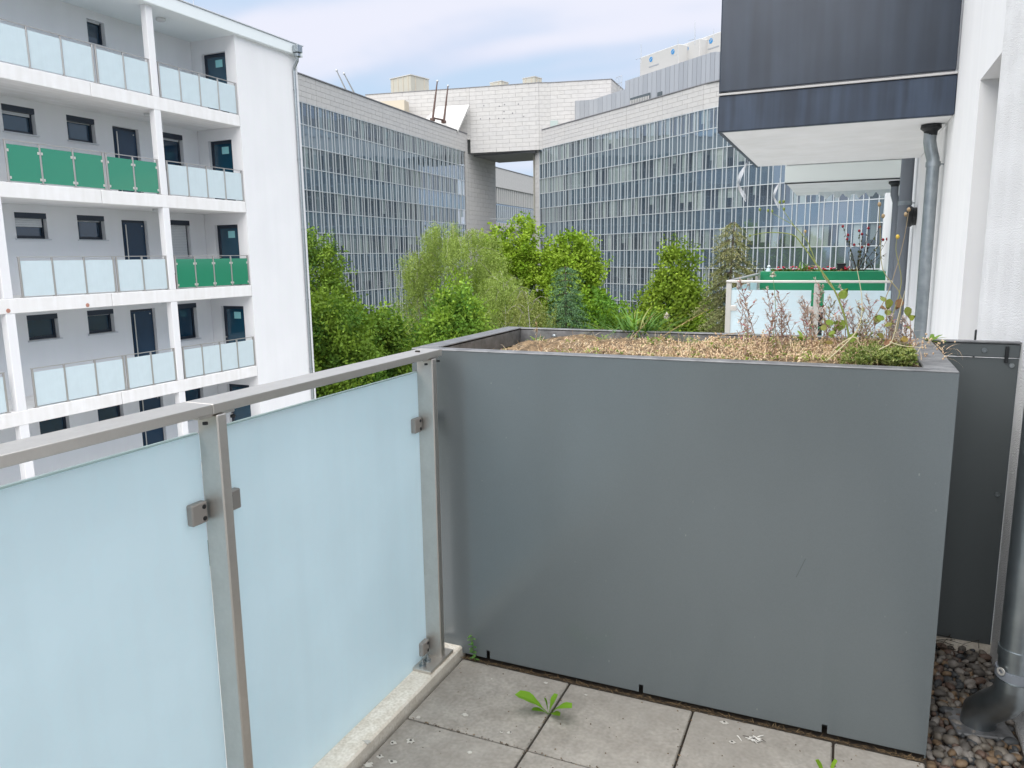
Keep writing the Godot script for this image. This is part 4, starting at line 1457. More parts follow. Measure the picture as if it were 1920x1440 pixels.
# ---------------------------------------------------------------- railing
func build_railing() -> void:
	var T := thing("terrace_railing", "brushed steel railing with frosted glass panels at the terrace edge", "railing", Vector3(-1.32, 0.04, -1.2))
	var g := Geo.new()
	g.bev(Vector3(-1.325, 1.169, -1.775), Vector3(0.085, 0.023, 1.056), 0.0015)
	part(g, "handrail", M.steel, T)
	g = Geo.new()
	g.bev(Vector3(-1.325, 1.169, 0.27), Vector3(0.085, 0.023, 3.032), 0.0015)
	part(g, "handrail", M.steel, T)
	for z in [-2.245, -1.27, -0.27, 0.73]:
		var p := bev("post", Vector3(-1.312, 0.597, z), Vector3(0.062, 1.114, 0.03), 0.003, M.steel, T)
		bev("saddle", Vector3(-1.325, 1.1525, z), Vector3(0.06, 0.008, 0.11), 0.0015, M.steel, p)
		for s in [-0.042, 0.042]:
			g = Geo.new(); g.lathe(Vector3(-1.29, 1.143, z + s), [[0, -0.006], [0.006, -0.006], [0.006, 0]], 8); part(g, "screw", M.black, p)
		bev("base_plate", Vector3(-1.315, 0.046, z + 0.03), Vector3(0.095, 0.012, 0.17), 0.002, M.steel, p)
		for zz in [0.055, 0.09]:
			g = Geo.new()
			g.lathe(Vector3(-1.315, 0.052, z + zz), [[0.0, 0.006], [0.013, 0.005], [0.013, 0.0]], 12)
			g.lathe(Vector3(-1.315, 0.057, z + zz), [[0.008, 0.0], [0.008, 0.008], [0.004, 0.009], [0.004, 0.02], [0, 0.021]], 6)
			part(g, "bolt", M.zinc, p)
		for s in [-1, 1]:
			for y in [0.925, 0.095]:
				if y < 0.5 and s < 0: continue
				var cz: float = z + (0.044 if s > 0 else -0.062)
				var c := bev("clamp", Vector3(-1.338, y, cz), Vector3(0.026, 0.05, 0.046), 0.003, M.clamp, T)
				for yy in [-0.014, 0.014]:
					g = Geo.new(); g.lathe(Vector3(-1.3255, y + yy, cz - s * 0.012), [[0, 0.002], [0.0055, 0.002], [0.0055, 0]], 10, Vector3.RIGHT); part(g, "screw", M.black, c)
	for q in [[-1.284, -2.232], [-0.284, -1.257], [0.716, -0.257], [1.7, 0.744]]:
		var p := bev("glass_panel", Vector3(-1.348, 0.5525, (q[0] + q[1]) * 0.5), Vector3(0.012, 1.105, absf(q[1] - q[0])), 0.0015, M.frosted, T)
		bev("glass_edge", Vector3(-1.348, 1.107, (q[0] + q[1]) * 0.5), Vector3(0.011, 0.004, absf(q[1] - q[0]) - 0.004), 0.0008, M.frosted_edge, p)

# ---------------------------------------------------------------- planter
func build_planter() -> void:
	var T := thing("planter", "large anthracite metal planter box with dry plants closing off the terrace", "planter", Vector3(-0.57, 0, -2.78))
	var x0 := -1.435
	var x1 := 0.297
	var z0 := -2.351
	var z1 := -3.215
	var h := 1.168
	# front sheet with three notches at the foot
	var g := Geo.new()
	wall_grid(g, Vector3(0, 0, z0), Vector3.RIGHT, Vector3.UP, Vector3(0, 0, -0.004), x0, x1, 0.014, h, [[-1.156, -1.142, 0.014, 0.045], [-0.575, -0.56, 0.014, 0.042], [0.008, 0.024, 0.014, 0.042]])
	part(g, "front_panel", M.anthracite, T)
	g = Geo.new(); g.span(Vector3(x1 - 0.004, 0.0, z1), Vector3(x1, h, z0 - 0.005)); part(g, "side_panel", M.anthracite, T)
	g = Geo.new(); g.span(Vector3(x0, 0.0, z1), Vector3(x0 + 0.004, h, z0 - 0.005)); part(g, "side_panel", M.anthracite, T)
	g = Geo.new(); g.span(Vector3(x0 + 0.005, 0.0, z1), Vector3(x1 - 0.005, h, z1 + 0.004)); part(g, "rear_panel", M.anthracite, T)
	bx("inner_liner", Vector3((x0 + x1) * 0.5, 0.5, (z0 + z1) * 0.5), Vector3(x1 - x0 - 0.05, 0.96, z0 - z1 - 0.05), M.black, T)
	# rims: flat returns with turned-down lips
	bev("front_rim", Vector3((x0 + x1) * 0.5, h + 0.002, z0 - 0.026), Vector3(x1 - x0, 0.006, 0.056), 0.0025, M.rim, T)
	bev("left_rim", Vector3(x0 + 0.04, h + 0.003, (z0 + z1) * 0.5 - 0.028), Vector3(0.08, 0.006, z0 - z1 - 0.055), 0.0025, M.rim, T)
	bev("right_rim", Vector3(x1 - 0.042, h + 0.003, -2.69), Vector3(0.084, 0.006, 0.57), 0.0025, M.rim, T)
	bev("right_rim", Vector3(x1 - 0.042, h + 0.003, -3.09), Vector3(0.084, 0.006, 0.225), 0.0025, M.rim, T)
	bev("rear_rim", Vector3((x0 + x1) * 0.5, h + 0.001, z1 + 0.016), Vector3(x1 - x0, 0.006, 0.04), 0.0025, M.rim, T)
	bx("rear_lip", Vector3((x0 + x1) * 0.5 - 0.01, h - 0.035, z1 + 0.034), Vector3(x1 - x0 - 0.16, 0.062, 0.004), M.rim, T)
	bx("left_lip", Vector3(x0 + 0.078, h - 0.035, (z0 + z1) * 0.5 - 0.01), Vector3(0.004, 0.062, z0 - z1 - 0.1), M.rim, T)
	bx("right_lip", Vector3(x1 - 0.082, h - 0.035, (z0 + z1) * 0.5 - 0.01), Vector3(0.004, 0.062, z0 - z1 - 0.1), M.rim, T)
	for q in [Vector3(-1.19, h - 0.03, z1 + 0.037), Vector3(-0.4, h - 0.03, z1 + 0.037)]:
		g = Geo.new(); g.lathe(q, [[0.011, 0], [0.01, 0.005], [0.006, 0.008], [0, 0.008]], 12, Vector3.BACK); part(g, "bolt", M.zinc, T)
	# dark plate that closes the gap to the wall
	var P := thing("closing_plate", "dark metal plate closing the gap between planter and house wall", "panel", Vector3(0.44, 0, -3.2))
	bev("plate", Vector3(0.443, 0.555, -3.2), Vector3(0.286, 1.11, 0.006), 0.002, M.dark_panel, P)
	bev("cap_strip", Vector3(0.443, 1.138, -3.196), Vector3(0.286, 0.05, 0.012), 0.003, M.dark_panel, P)
	bev("cap_top", Vector3(0.443, 1.168, -3.2), Vector3(0.288, 0.008, 0.03), 0.002, M.rim, P)
	bev("catch", Vector3(0.545, 1.125, -3.187), Vector3(0.012, 0.06, 0.006), 0.002, M.black, P)
	for q in [Vector3(0.475, 1.138, -3.189), Vector3(0.565, 1.085, -3.196), Vector3(0.56, 0.6, -3.196)]:
		g = Geo.new(); g.lathe(q, [[0.009, 0], [0.008, 0.003], [0.004, 0.003], [0.003, 0.001], [0, 0.001]], 12, Vector3.BACK); part(g, "screw", M.zinc, P)
	# soil
	g = Geo.new()
	var f := FastNoiseLite.new(); f.seed = 3; f.frequency = 2.5
	var nx := 60
	var nz := 28
	var at := func(i: int, k: int) -> Vector3:
		var x := lerpf(x0 + 0.02, x1 - 0.02, float(i) / nx)
		var z := lerpf(z0 - 0.02, z1 + 0.02, float(k) / nz)
		return Vector3(x, soil_y(x, z) , z)
	for i in nx:
		for k in nz:
			g.quad(at.call(i, k), at.call(i + 1, k), at.call(i + 1, k + 1), at.call(i, k + 1), Vector3.UP)
	part(g, "soil", M.soil, T)

var soil_noise: FastNoiseLite
func soil_y(x: float, z: float) -> float:
	if soil_noise == null:
		soil_noise = FastNoiseLite.new(); soil_noise.seed = 3; soil_noise.frequency = 2.2
	var edge := smoothstep(-1.42, -1.15, x)
	return 1.072 + 0.068 * edge + 0.026 * soil_noise.get_noise_2d(x * 2.0, z * 2.0) + 0.016 * soil_noise.get_noise_2d(x * 7.0, z * 7.0 + 9.0) + 0.02 * smoothstep(-0.7, 0.1, x)

# ---------------------------------------------------------------- trees
func cluster_mesh(n: int, r: float, ln: float, wd: float, sd: int, hang := 0.0) -> ArrayMesh:
	var g := Geo.new()
	var q := RandomNumberGenerator.new(); q.seed = sd
	for k in n:
		var d := Vector3(q.randfn(), q.randfn(), q.randfn()).normalized()
		var p := d * r * pow(q.randf(), 0.5)
		var s := q.randf_range(0.75, 1.15)
		g.tint = Color(s, s, s)
		var dir := (d * 0.6 + Vector3(q.randfn(), q.randfn() - hang, q.randfn()) * 0.5).normalized()
		var side := dir.cross(Vector3(q.randfn(), q.randfn(), q.randfn())).normalized()
		var l := ln * q.randf_range(0.7, 1.2)
		var w := wd * q.randf_range(0.7, 1.2)
		var nn := side.cross(dir).normalized()
		var m := p + dir * l * 0.45 + nn * l * 0.06
		g.quad(p, m + side * w * 0.5, p + dir * l, m - side * w * 0.5)
	return g.mesh(Vector3.ZERO, M.leaf)
func strand_mesh(n: int, ln: float, leafl: float, sd: int) -> ArrayMesh:
	var g := Geo.new()
	var q := RandomNumberGenerator.new(); q.seed = sd
	var bend := Vector3(q.randfn() * 0.12, 0, q.randfn() * 0.12)
	for k in n:
		var t := (k + q.randf()) / n
		var p := Vector3(bend.x * t * t, -t, bend.z * t * t) * ln + Vector3(q.randfn(), q.randfn(), q.randfn()) * leafl * 0.5
		var s := q.randf_range(0.75, 1.2)
		g.tint = Color(s, s, s)
		var dir := Vector3(q.randfn() * 0.6, -1, q.randfn() * 0.6).normalized()
		var side := dir.cross(Vector3(q.randfn(), q.randfn(), q.randfn())).normalized()
		var m := p + dir * leafl * 0.4
		g.quad(p, m + side * leafl * 0.3, p + dir * leafl, m - side * leafl * 0.3)
	return g.mesh(Vector3.ZERO, M.leaf)
func needle_mesh(n: int, ln: float, sd: int) -> ArrayMesh:
	# a spray of needles along +z, drooping slightly
	var g := Geo.new()
	var q := RandomNumberGenerator.new(); q.seed = sd
	for k in n:
		var t := q.randf()
		var p := Vector3(q.randfn() * 0.05, -0.12 * t * t + q.randfn() * 0.03, t) * ln
		var s := q.randf_range(0.7, 1.2)
		g.tint = Color(s, s, s)
		var dir := Vector3(q.randfn() * 0.9, q.randfn() * 0.35 - 0.35, 0.7).normalized()
		var side := dir.cross(Vector3(q.randfn(), q.randfn(), q.randfn())).normalized()
		var l := ln * q.randf_range(0.12, 0.24)
		g.quad(p, p + dir * l * 0.5 + side * l * 0.16, p + dir * l, p + dir * l * 0.5 - side * l * 0.16)
	return g.mesh(Vector3.ZERO, M.needle)
func crown(T: Node, called: String, mesh: Mesh, xfs: Array, cols: Array) -> void:
	# one joined mesh of leaves
	var src := mesh.surface_get_arrays(0)
	var sv: PackedVector3Array = src[Mesh.ARRAY_VERTEX]
	var sn: PackedVector3Array = src[Mesh.ARRAY_NORMAL]
	var sc: PackedColorArray = src[Mesh.ARRAY_COLOR]
	var si: PackedInt32Array = src[Mesh.ARRAY_INDEX]
	var off := origin(T)
	var v := PackedVector3Array()
	var n := PackedVector3Array()
	var c := PackedColorArray()
	var ix := PackedInt32Array()
	var m := sv.size()
	c.resize(m * xfs.size())
	ix.resize(si.size() * xfs.size())
	var w := 0
	var wi := 0
	for i in xfs.size():
		var x: Transform3D = xfs[i]
		x.origin -= off
		v.append_array(x * sv)
		n.append_array(Transform3D(x.basis.orthonormalized(), Vector3.ZERO) * sn)
		var col: Color = cols[i]
		var k0 := w
		for k in m:
			c[w] = col * sc[k].r
			w += 1
		for k in si:
			ix[wi] = k0 + k
			wi += 1
	var a := []
	a.resize(Mesh.ARRAY_MAX)
	a[Mesh.ARRAY_VERTEX] = v
	a[Mesh.ARRAY_NORMAL] = n
	a[Mesh.ARRAY_COLOR] = c
	a[Mesh.ARRAY_INDEX] = ix
	var am := ArrayMesh.new()
	am.add_surface_from_arrays(Mesh.PRIMITIVE_TRIANGLES, a)
	am.surface_set_material(0, mesh.surface_get_material(0))
	var o := MeshInstance3D.new()
	o.mesh = am
	o.name = called
	T.add_child(o, true)

func trunk(T: Node, base: Vector3, h: float, r: float, m: Material, limbs: int, spread: float, q: RandomNumberGenerator, from := 0.35) -> void:
	var g := Geo.new()
	var pts := []
	var rad := []
	for k in 7:
		var t := k / 6.0
		pts.append(base + Vector3(sin(t * 5.0 + r * 40.0) * 0.12 * t, h * t, cos(t * 4.0) * 0.1 * t))
		rad.append(r * (1.0 - 0.85 * t))
	g.tube(pts, rad, 7)
	var tr := part(g, "trunk", m, T)
	for k in limbs:
		var t := lerpf(from, 0.9, (k + q.randf()) / limbs)
		var a := k * 2.4 + q.randf()
		var p: Vector3 = base + Vector3(sin(t * 5.0 + r * 40.0) * 0.12 * t, h * t, cos(t * 4.0) * 0.1 * t)
		var d := Vector3(cos(a), 0.75, sin(a))
		var l := spread * (1.1 - t * 0.6) * q.randf_range(0.7, 1.0)
		g = Geo.new()
		g.tube([p, p + d * l * 0.5, p + d * l * 0.8 + Vector3.UP * l * 0.25], [r * 0.32 * (1.1 - t), r * 0.2 * (1.1 - t), 0.012], 5)
		part(g, "limb", m, tr)

# lobes: [centre offset from the base, radii]; leaves fill each lobe's outer part
func leafy_tree(label: String, base: Vector3, h: float, lobes: Array, n: int, mesh: Mesh, c0: Color, c1: Color, sd: int, size0 := 0.7, size1 := 1.3, called := "deciduous_tree", bark: Material = null, group := "") -> Node3D:
	var T := thing(called, label, "tree", base, group)
	var q := RandomNumberGenerator.new(); q.seed = sd
	var f := FastNoiseLite.new(); f.seed = sd; f.frequency = 0.55
	var vol := 0.0
	for l in lobes: l[1] *= 1.1
	n = int(n * 1.25)
	for l in lobes: vol += pow(l[1].x * l[1].y * l[1].z, 0.667)
	var xfs := []
	var cols := []
	for l in lobes:
		var share := int(n * pow(l[1].x * l[1].y * l[1].z, 0.667) / vol)
		var per := 15
		var clumps := maxi(6, share / per)
		for k in clumps:
			var d := Vector3(q.randfn(), q.randfn(), q.randfn()).normalized()
			var bump := 1.0 + 0.3 * f.get_noise_3dv(d * 4.0 + l[0])
			var rr := lerpf(0.5, 1.04, pow(q.randf(), 0.5)) * bump
			var ctr: Vector3 = base + l[0] + d * l[1] * rr
			var up := (d + Vector3.UP * 0.9).normalized()
			var reach := q.randf_range(0.4, 1.05)
			var tone := c0.lerp(c1, clampf(pow(q.randf(), 0.8) * 0.9 + 0.2 * f.get_noise_3dv(ctr), 0, 1))  # tone spread per clump paints in crown shading the soft sun leaves weak
			for m in per:
				var p := ctr + up * q.randf_range(-0.6, 0.7) * reach + Vector3(q.randfn(), q.randfn(), q.randfn()) * reach * 0.3
				xfs.append(Transform3D(Basis.from_euler(Vector3(q.randfn() * 0.5, q.randf() * TAU, q.randfn() * 0.5)) * Basis.from_scale(Vector3.ONE * q.randf_range(size0, size1)), p))
				cols.append(tone * q.randf_range(0.85, 1.15))
	trunk(T, base, h * 0.86, h * 0.018 + 0.05, bark if bark else M.bark, 9, h * 0.22, q)
	crown(T, "crown", mesh, xfs, cols)
	return T

func conifer(label: String, base: Vector3, h: float, rad: float, n: int, mesh: Mesh, c0: Color, c1: Color, sd: int, droop: float, from := 0.1) -> void:
	var T := thing("conifer", label, "tree", base)
	var q := RandomNumberGenerator.new(); q.seed = sd
	trunk(T, base, h * 0.97, h * 0.014 + 0.03, M.bark, 0, 0, q)
	var xfs := []
	var cols := []
	var twigs := Geo.new()
	var tiers := int(h * 2.0)
	for k in tiers:
		var t := lerpf(from, 0.985, pow((k + 0.5) / tiers, 0.9))
		var R := rad * pow(1.0 - t, 0.8) * q.randf_range(0.75, 1.12) + 0.15
		var nb := int(lerpf(9, 4, t))
		for b in nb:
			var a := TAU * b / nb + q.randf() * 0.7 + k
			var L := R * q.randf_range(0.7, 1.15)
			var dir := Vector3(cos(a), 0, sin(a))
			var root := base + Vector3.UP * h * t
			var tip := root + dir * L + Vector3.DOWN * L * droop
			twigs.tube([root, root.lerp(tip, 0.5) + Vector3.UP * L * 0.08, tip], [0.035 * (1.15 - t), 0.02, 0.008], 4, false)
			var m := maxi(2, int(L * n))
			for j in m:
				var u := pow((j + q.randf()) / m, 0.7)
				var p := root.lerp(tip, u) + Vector3.UP * L * 0.08 * sin(PI * u)
				var sa := a + q.randfn() * 0.75
				var fw := Vector3(cos(sa), -droop - q.randf() * 0.35, sin(sa)).normalized()
				var bs := Basis.looking_at(-fw, Vector3.UP) * Basis(Vector3.BACK, q.randfn() * 0.6)
				xfs.append(Transform3D(bs * Basis.from_scale(Vector3.ONE * q.randf_range(0.7, 1.25)), p))
				cols.append(c0.lerp(c1, q.randf()))
	part(twigs, "branches", M.bark, T).set_meta("kind", "stuff")
	crown(T, "crown", mesh, xfs, cols)

func birch(label: String, base: Vector3, h: float, R: float, n: int, sd: int, lean := 0.0, c0 := Color(0.2, 0.29, 0.06), c1 := Color(0.36, 0.46, 0.13)) -> void:
	var T := thing("birch_tree", label, "tree", base)
	var q := RandomNumberGenerator.new(); q.seed = sd
	var f := FastNoiseLite.new(); f.seed = sd; f.frequency = 0.5
	var mesh := strand_mesh(26, 1.5, 0.12, sd)
	var xfs := []
	var cols := []
	trunk(T, base, h * 0.95, h * 0.011 + 0.03, M.birch_bark, 0, 0, q)
	var lim := Geo.new()
	for k in 34:
		var t := lerpf(0.25, 0.97, (k + q.randf()) / 34.0)
		var a := k * 2.399 + q.randf() * 0.5
		var L := R * pow(sin(PI * clampf(1.08 - t * 0.92, 0, 1)), 0.8) * q.randf_range(0.65, 1.1) + 0.3
		var root := base + Vector3.UP * h * t
		var d := Vector3(cos(a), 0, sin(a))
		var rise := L * q.randf_range(0.35, 0.7)
		var p1 := root + d * L * 0.55 + Vector3.UP * rise
		var tip := root + d * L + Vector3.UP * rise * 0.5
		lim.tube(curve([root, p1, tip], 3), [0.035 * (1.1 - t), 0.026 * (1.1 - t), 0.018, 0.013, 0.01, 0.008, 0.006], 5, false)
		var m := int(n / 34.0)
		for j in m:
			var u := 0.25 + 0.75 * pow(q.randf(), 0.8)
			var p := root.lerp(p1, u * 2.0) if u < 0.5 else p1.lerp(tip, u * 2.0 - 1.0)
			p += Vector3(q.randfn(), q.randfn() * 0.6, q.randfn()) * 0.28
			if f.get_noise_3dv(p * 2.0) < -0.25: continue
			xfs.append(Transform3D(Basis(Vector3.UP, q.randf() * TAU) * Basis.from_scale(Vector3(1, q.randf_range(0.4, 1.2), 1)), p))
			cols.append(c0.lerp(c1, q.randf()))
	part(lim, "limbs", M.birch_limb, T).set_meta("kind", "stuff")
	crown(T, "crown", mesh, xfs, cols)

func foot(px: float, d: float) -> Vector3:
	var p := deep(px, 480.0, d)
	p.y = GROUND
	return p
func top_h(px: float, py: float, d: float) -> float:
	return deep(px, py, d).y - GROUND

func build_trees() -> void:
	var dense := cluster_mesh(9, 0.22, 0.19, 0.12, 1)
	var maple := cluster_mesh(8, 0.24, 0.23, 0.19, 2)
	var light := cluster_mesh(8, 0.34, 0.13, 0.08, 3)
	var spruce := needle_mesh(26, 0.75, 4)
	var dk0 := Color(0.07, 0.17, 0.028)
	var dk1 := Color(0.27, 0.4, 0.05)
	var br0 := Color(0.17, 0.3, 0.02)
	var br1 := Color(0.35, 0.49, 0.06)
	# dense trees beside the white block
	var b := foot(588, 46.0)
	var h := top_h(590, 458, 46.0)
	leafy_tree("tall dense green tree rising behind the corner of the white block", b, h, [[Vector3(0, h - 2.4, 0), Vector3(1.35, 2.4, 1.35)], [Vector3(0.5, h - 4.6, 0), Vector3(2.2, 2.5, 2.0)], [Vector3(0.6, h - 7.2, 0), Vector3(2.9, 2.7, 2.5)], [Vector3(0, h - 9.5, 0), Vector3(2.5, 2.6, 2.4)]], 4600, dense, dk0, dk1, 31)
	b = foot(690, 40.0)
	h = top_h(690, 590, 40.0)
	leafy_tree("rounded green tree below the birch beside the shaded office wing", b, h, [[Vector3(0.5, h - 1.5, 0), Vector3(1.2, 1.6, 1.2)], [Vector3(-0.7, h - 1.8, 0.3), Vector3(1.5, 1.9, 1.4)], [Vector3(0.2, h - 3.8, 0), Vector3(1.7, 2.0, 1.7)], [Vector3(0, h - 5.6, 0), Vector3(1.8, 2.0, 1.8)]], 3400, dense, dk0, dk1 * 1.12, 32)
	b = foot(622, 37.0)
	h = top_h(622, 560, 37.0)
	leafy_tree("broad dark green tree in front of its taller neighbour by the white block", b, h, [[Vector3(0, h - 1.6, 0), Vector3(1.2, 1.6, 1.2)], [Vector3(0.3, h - 3.4, 0), Vector3(1.7, 1.8, 1.6)], [Vector3(0.3, h - 5.6, 0), Vector3(1.9, 2.2, 1.8)], [Vector3(0.2, h - 7.4, 0), Vector3(1.9, 2.2, 1.8)]], 4200, dense, dk0, dk1, 33)
	b = foot(770, 45.0)
	h = top_h(770, 640, 45.0)
	leafy_tree("low green shrub tree behind the steel handrail's far end", b, h, [[Vector3(0, h - 1.2, 0), Vector3(1.3, 1.3, 1.2)], [Vector3(0.3, h - 2.8, 0), Vector3(1.6, 1.6, 1.4)]], 1300, dense, dk0, dk1, 34)
	# front centre
	b = foot(850, 40.0)
	h = top_h(855, 545, 40.0)
	leafy_tree("compact bright green tree standing in front of the weeping birch", b, h, [[Vector3(0.1, h - 1.3, 0), Vector3(0.9, 1.3, 0.9)], [Vector3(-0.5, h - 2.6, 0), Vector3(1.2, 1.4, 1.2)], [Vector3(0.7, h - 2.7, 0), Vector3(1.1, 1.6, 1.1)], [Vector3(0, h - 4.6, 0), Vector3(1.8, 1.8, 1.6)]], 3000, dense, dk0 * 1.4, dk1 * 1.25, 35)
	# birches
	b = foot(850, 56.0)
	birch("large weeping birch with pale hanging foliage in front of the shaded office wing", b, top_h(850, 452, 56.0), 4.3, 3400, 41)
	b = foot(945, 50.0)
	birch("slender weeping birch between the large birch and the blue spruce", b, top_h(948, 515, 50.0), 2.0, 900, 42)
	b = foot(782, 54.0)
	birch("thin weeping birch in the gap beside the large birch", b, top_h(775, 472, 54.0), 1.7, 760, 43)
	b = foot(990, 42.0)
	birch("young yellow green birch before the blue spruce", b, top_h(985, 553, 42.0), 1.5, 560, 44, 0.0, Color(0.17, 0.22, 0.05), Color(0.3, 0.33, 0.11))
	# bright maples in front of the passage
	b = foot(965, 66.0)
	h = top_h(960, 422, 66.0)
	leafy_tree("tall bright lime green maple in front of the passage", b, h, [[Vector3(0.2, h - 1.8, 0), Vector3(1.6, 1.9, 1.5)], [Vector3(-2.0, h - 3.3, 0), Vector3(1.5, 2.0, 1.5)], [Vector3(1.7, h - 3.2, 0), Vector3(1.7, 2.0, 1.6)], [Vector3(0, h - 5.6, 0), Vector3(3.3, 2.8, 3.0)], [Vector3(0.3, h - 8.6, 0), Vector3(3.2, 2.6, 3.0)]], 4300, maple, br0, br1, 51)
	b = foot(1078, 62.0)
	h = top_h(1072, 447, 62.0)
	leafy_tree("bright lime green maple at the curved wing's corner behind the blue spruce", b, h, [[Vector3(-0.4, h - 1.5, 0), Vector3(1.2, 1.6, 1.3)], [Vector3(0.6, h - 2.4, 0), Vector3(1.4, 2.0, 1.3)], [Vector3(0, h - 4.6, 0), Vector3(2.4, 2.5, 2.2)], [Vector3(0.3, h - 7.4, 0), Vector3(2.7, 2.7, 2.4)]], 3800, maple, br0, br1, 52)
	b = foot(1125, 55.0)
	h = top_h(1125, 560, 55.0)
	leafy_tree("low leafy green tree between blue spruce and grass tuft", b, h, [[Vector3(-0.3, h - 1.5, 0), Vector3(1.6, 1.6, 1.4)], [Vector3(0.3, h - 3.6, 0), Vector3(2.0, 1.8, 1.8)]], 1500, maple, dk0 * 1.3, br0, 53)
	# the right hand pair
	b = foot(1268, 42.0)
	h = top_h(1268, 472, 42.0)
	leafy_tree("feathery bright green tree standing before the curved wing beside the brown spruce", b, h, [[Vector3(-0.35, h - 1.2, 0), Vector3(0.42, 1.3, 0.45)], [Vector3(0.65, h - 1.35, 0), Vector3(0.45, 1.3, 0.5)], [Vector3(0.1, h - 2.9, 0), Vector3(1.25, 1.4, 1.2)], [Vector3(-0.5, h - 4.1, 0), Vector3(1.4, 1.3, 1.3)], [Vector3(0.4, h - 5.4, 0), Vector3(1.9, 1.8, 1.7)]], 2900, dense, br0 * 0.75, br1 * 0.8, 54)
	b = foot(1190, 44.0)
	h = top_h(1190, 590, 44.0)
	leafy_tree("low green bush tree behind the planter's grass tuft", b, h, [[Vector3(0, h - 1.2, 0), Vector3(1.9, 1.3, 1.4)], [Vector3(0, h - 3, 0), Vector3(2, 1.6, 1.6)]], 1300, dense, dk0, br0, 55)
	# conifers
	b = foot(1062, 48.0)
	conifer("blue green spruce in front of the lime green maples", b, top_h(1058, 490, 48.0), 2.5, 17, spruce, Color(0.07, 0.16, 0.075), Color(0.17, 0.28, 0.13), 61, 0.25)
	b = foot(1372, 38.0)
	conifer("brownish drooping spruce in front of the curved wing beside the next terrace", b, top_h(1378, 402, 38.0), 2.5, 17, spruce, Color(0.13, 0.16, 0.055), Color(0.28, 0.27, 0.13), 62, 0.42)
	# a hedge mass far below, between the trunks
	for q in [[560, 52.0, 5.0], [720, 62.0, 4.0], [900, 70.0, 4.5], [1010, 72.0, 5.0], [1150, 62.0, 4.5], [1320, 58.0, 4.0]]:
		b = foot(q[0], q[1])
		leafy_tree("dark green bush at the foot of the courtyard trees", b, q[2], [[Vector3(0, q[2] * 0.45, 0), Vector3(3.6, q[2] * 0.5, 2.4)]], 900, dense, dk0, dk1, 70 + int(q[0]), 0.8, 1.4, "courtyard_bush", null, "bushes below the courtyard trees")

# ---------------------------------------------------------------- the planter's plants
func sprig(T: Node, called: String, pts: Array, r0: float, col: Color) -> MeshInstance3D:
	var g := Geo.new()
	g.tint = col
	var rad := []
	for k in pts.size(): rad.append(r0 * (1.0 - 0.65 * k / maxf(1.0, pts.size() - 1.0)))
	g.tube(pts, rad, 5)
	return part(g, called, M.stem, T)
func curve(ctrl: Array, n := 10) -> Array:
	var out := []
	for i in ctrl.size() - 1:
		for k in n:
			out.append(ctrl[i].cubic_interpolate(ctrl[i + 1], ctrl[maxi(i - 1, 0)], ctrl[mini(i + 2, ctrl.size() - 1)], float(k) / n))
	out.append(ctrl[-1])
	return out
func heart_leaf(T: Node, called: String, p: Vector3, dir: Vector3, ln: float, wd: float, col: Color) -> void:
	var g := Geo.new()
	g.tint = col
	var side := dir.cross(Vector3(0.25, 0.5, 0.8)).normalized()
	var nn := side.cross(dir).normalized()
	if nn.z < 0: nn = -nn
	var prof := [[0.0, 0.0], [0.1, 0.3], [0.28, 0.5], [0.5, 0.46], [0.75, 0.27], [1.0, 0.0]]
	for s in [-1.0, 1.0]:
		for k in 5:
			var a: Vector3 = p + dir * ln * prof[k][0]
			var b: Vector3 = p + dir * ln * prof[k + 1][0]
			var a2: Vector3 = a + side * s * wd * prof[k][1] + nn * wd * 0.18 * prof[k][1]
			var b2: Vector3 = b + side * s * wd * prof[k + 1][1] + nn * wd * 0.18 * prof[k + 1][1] - nn * ln * 0.1 * prof[k + 1][0]
			g.quad(a, b, b2, a2, nn)
	part(g, called, M.leaf, T)

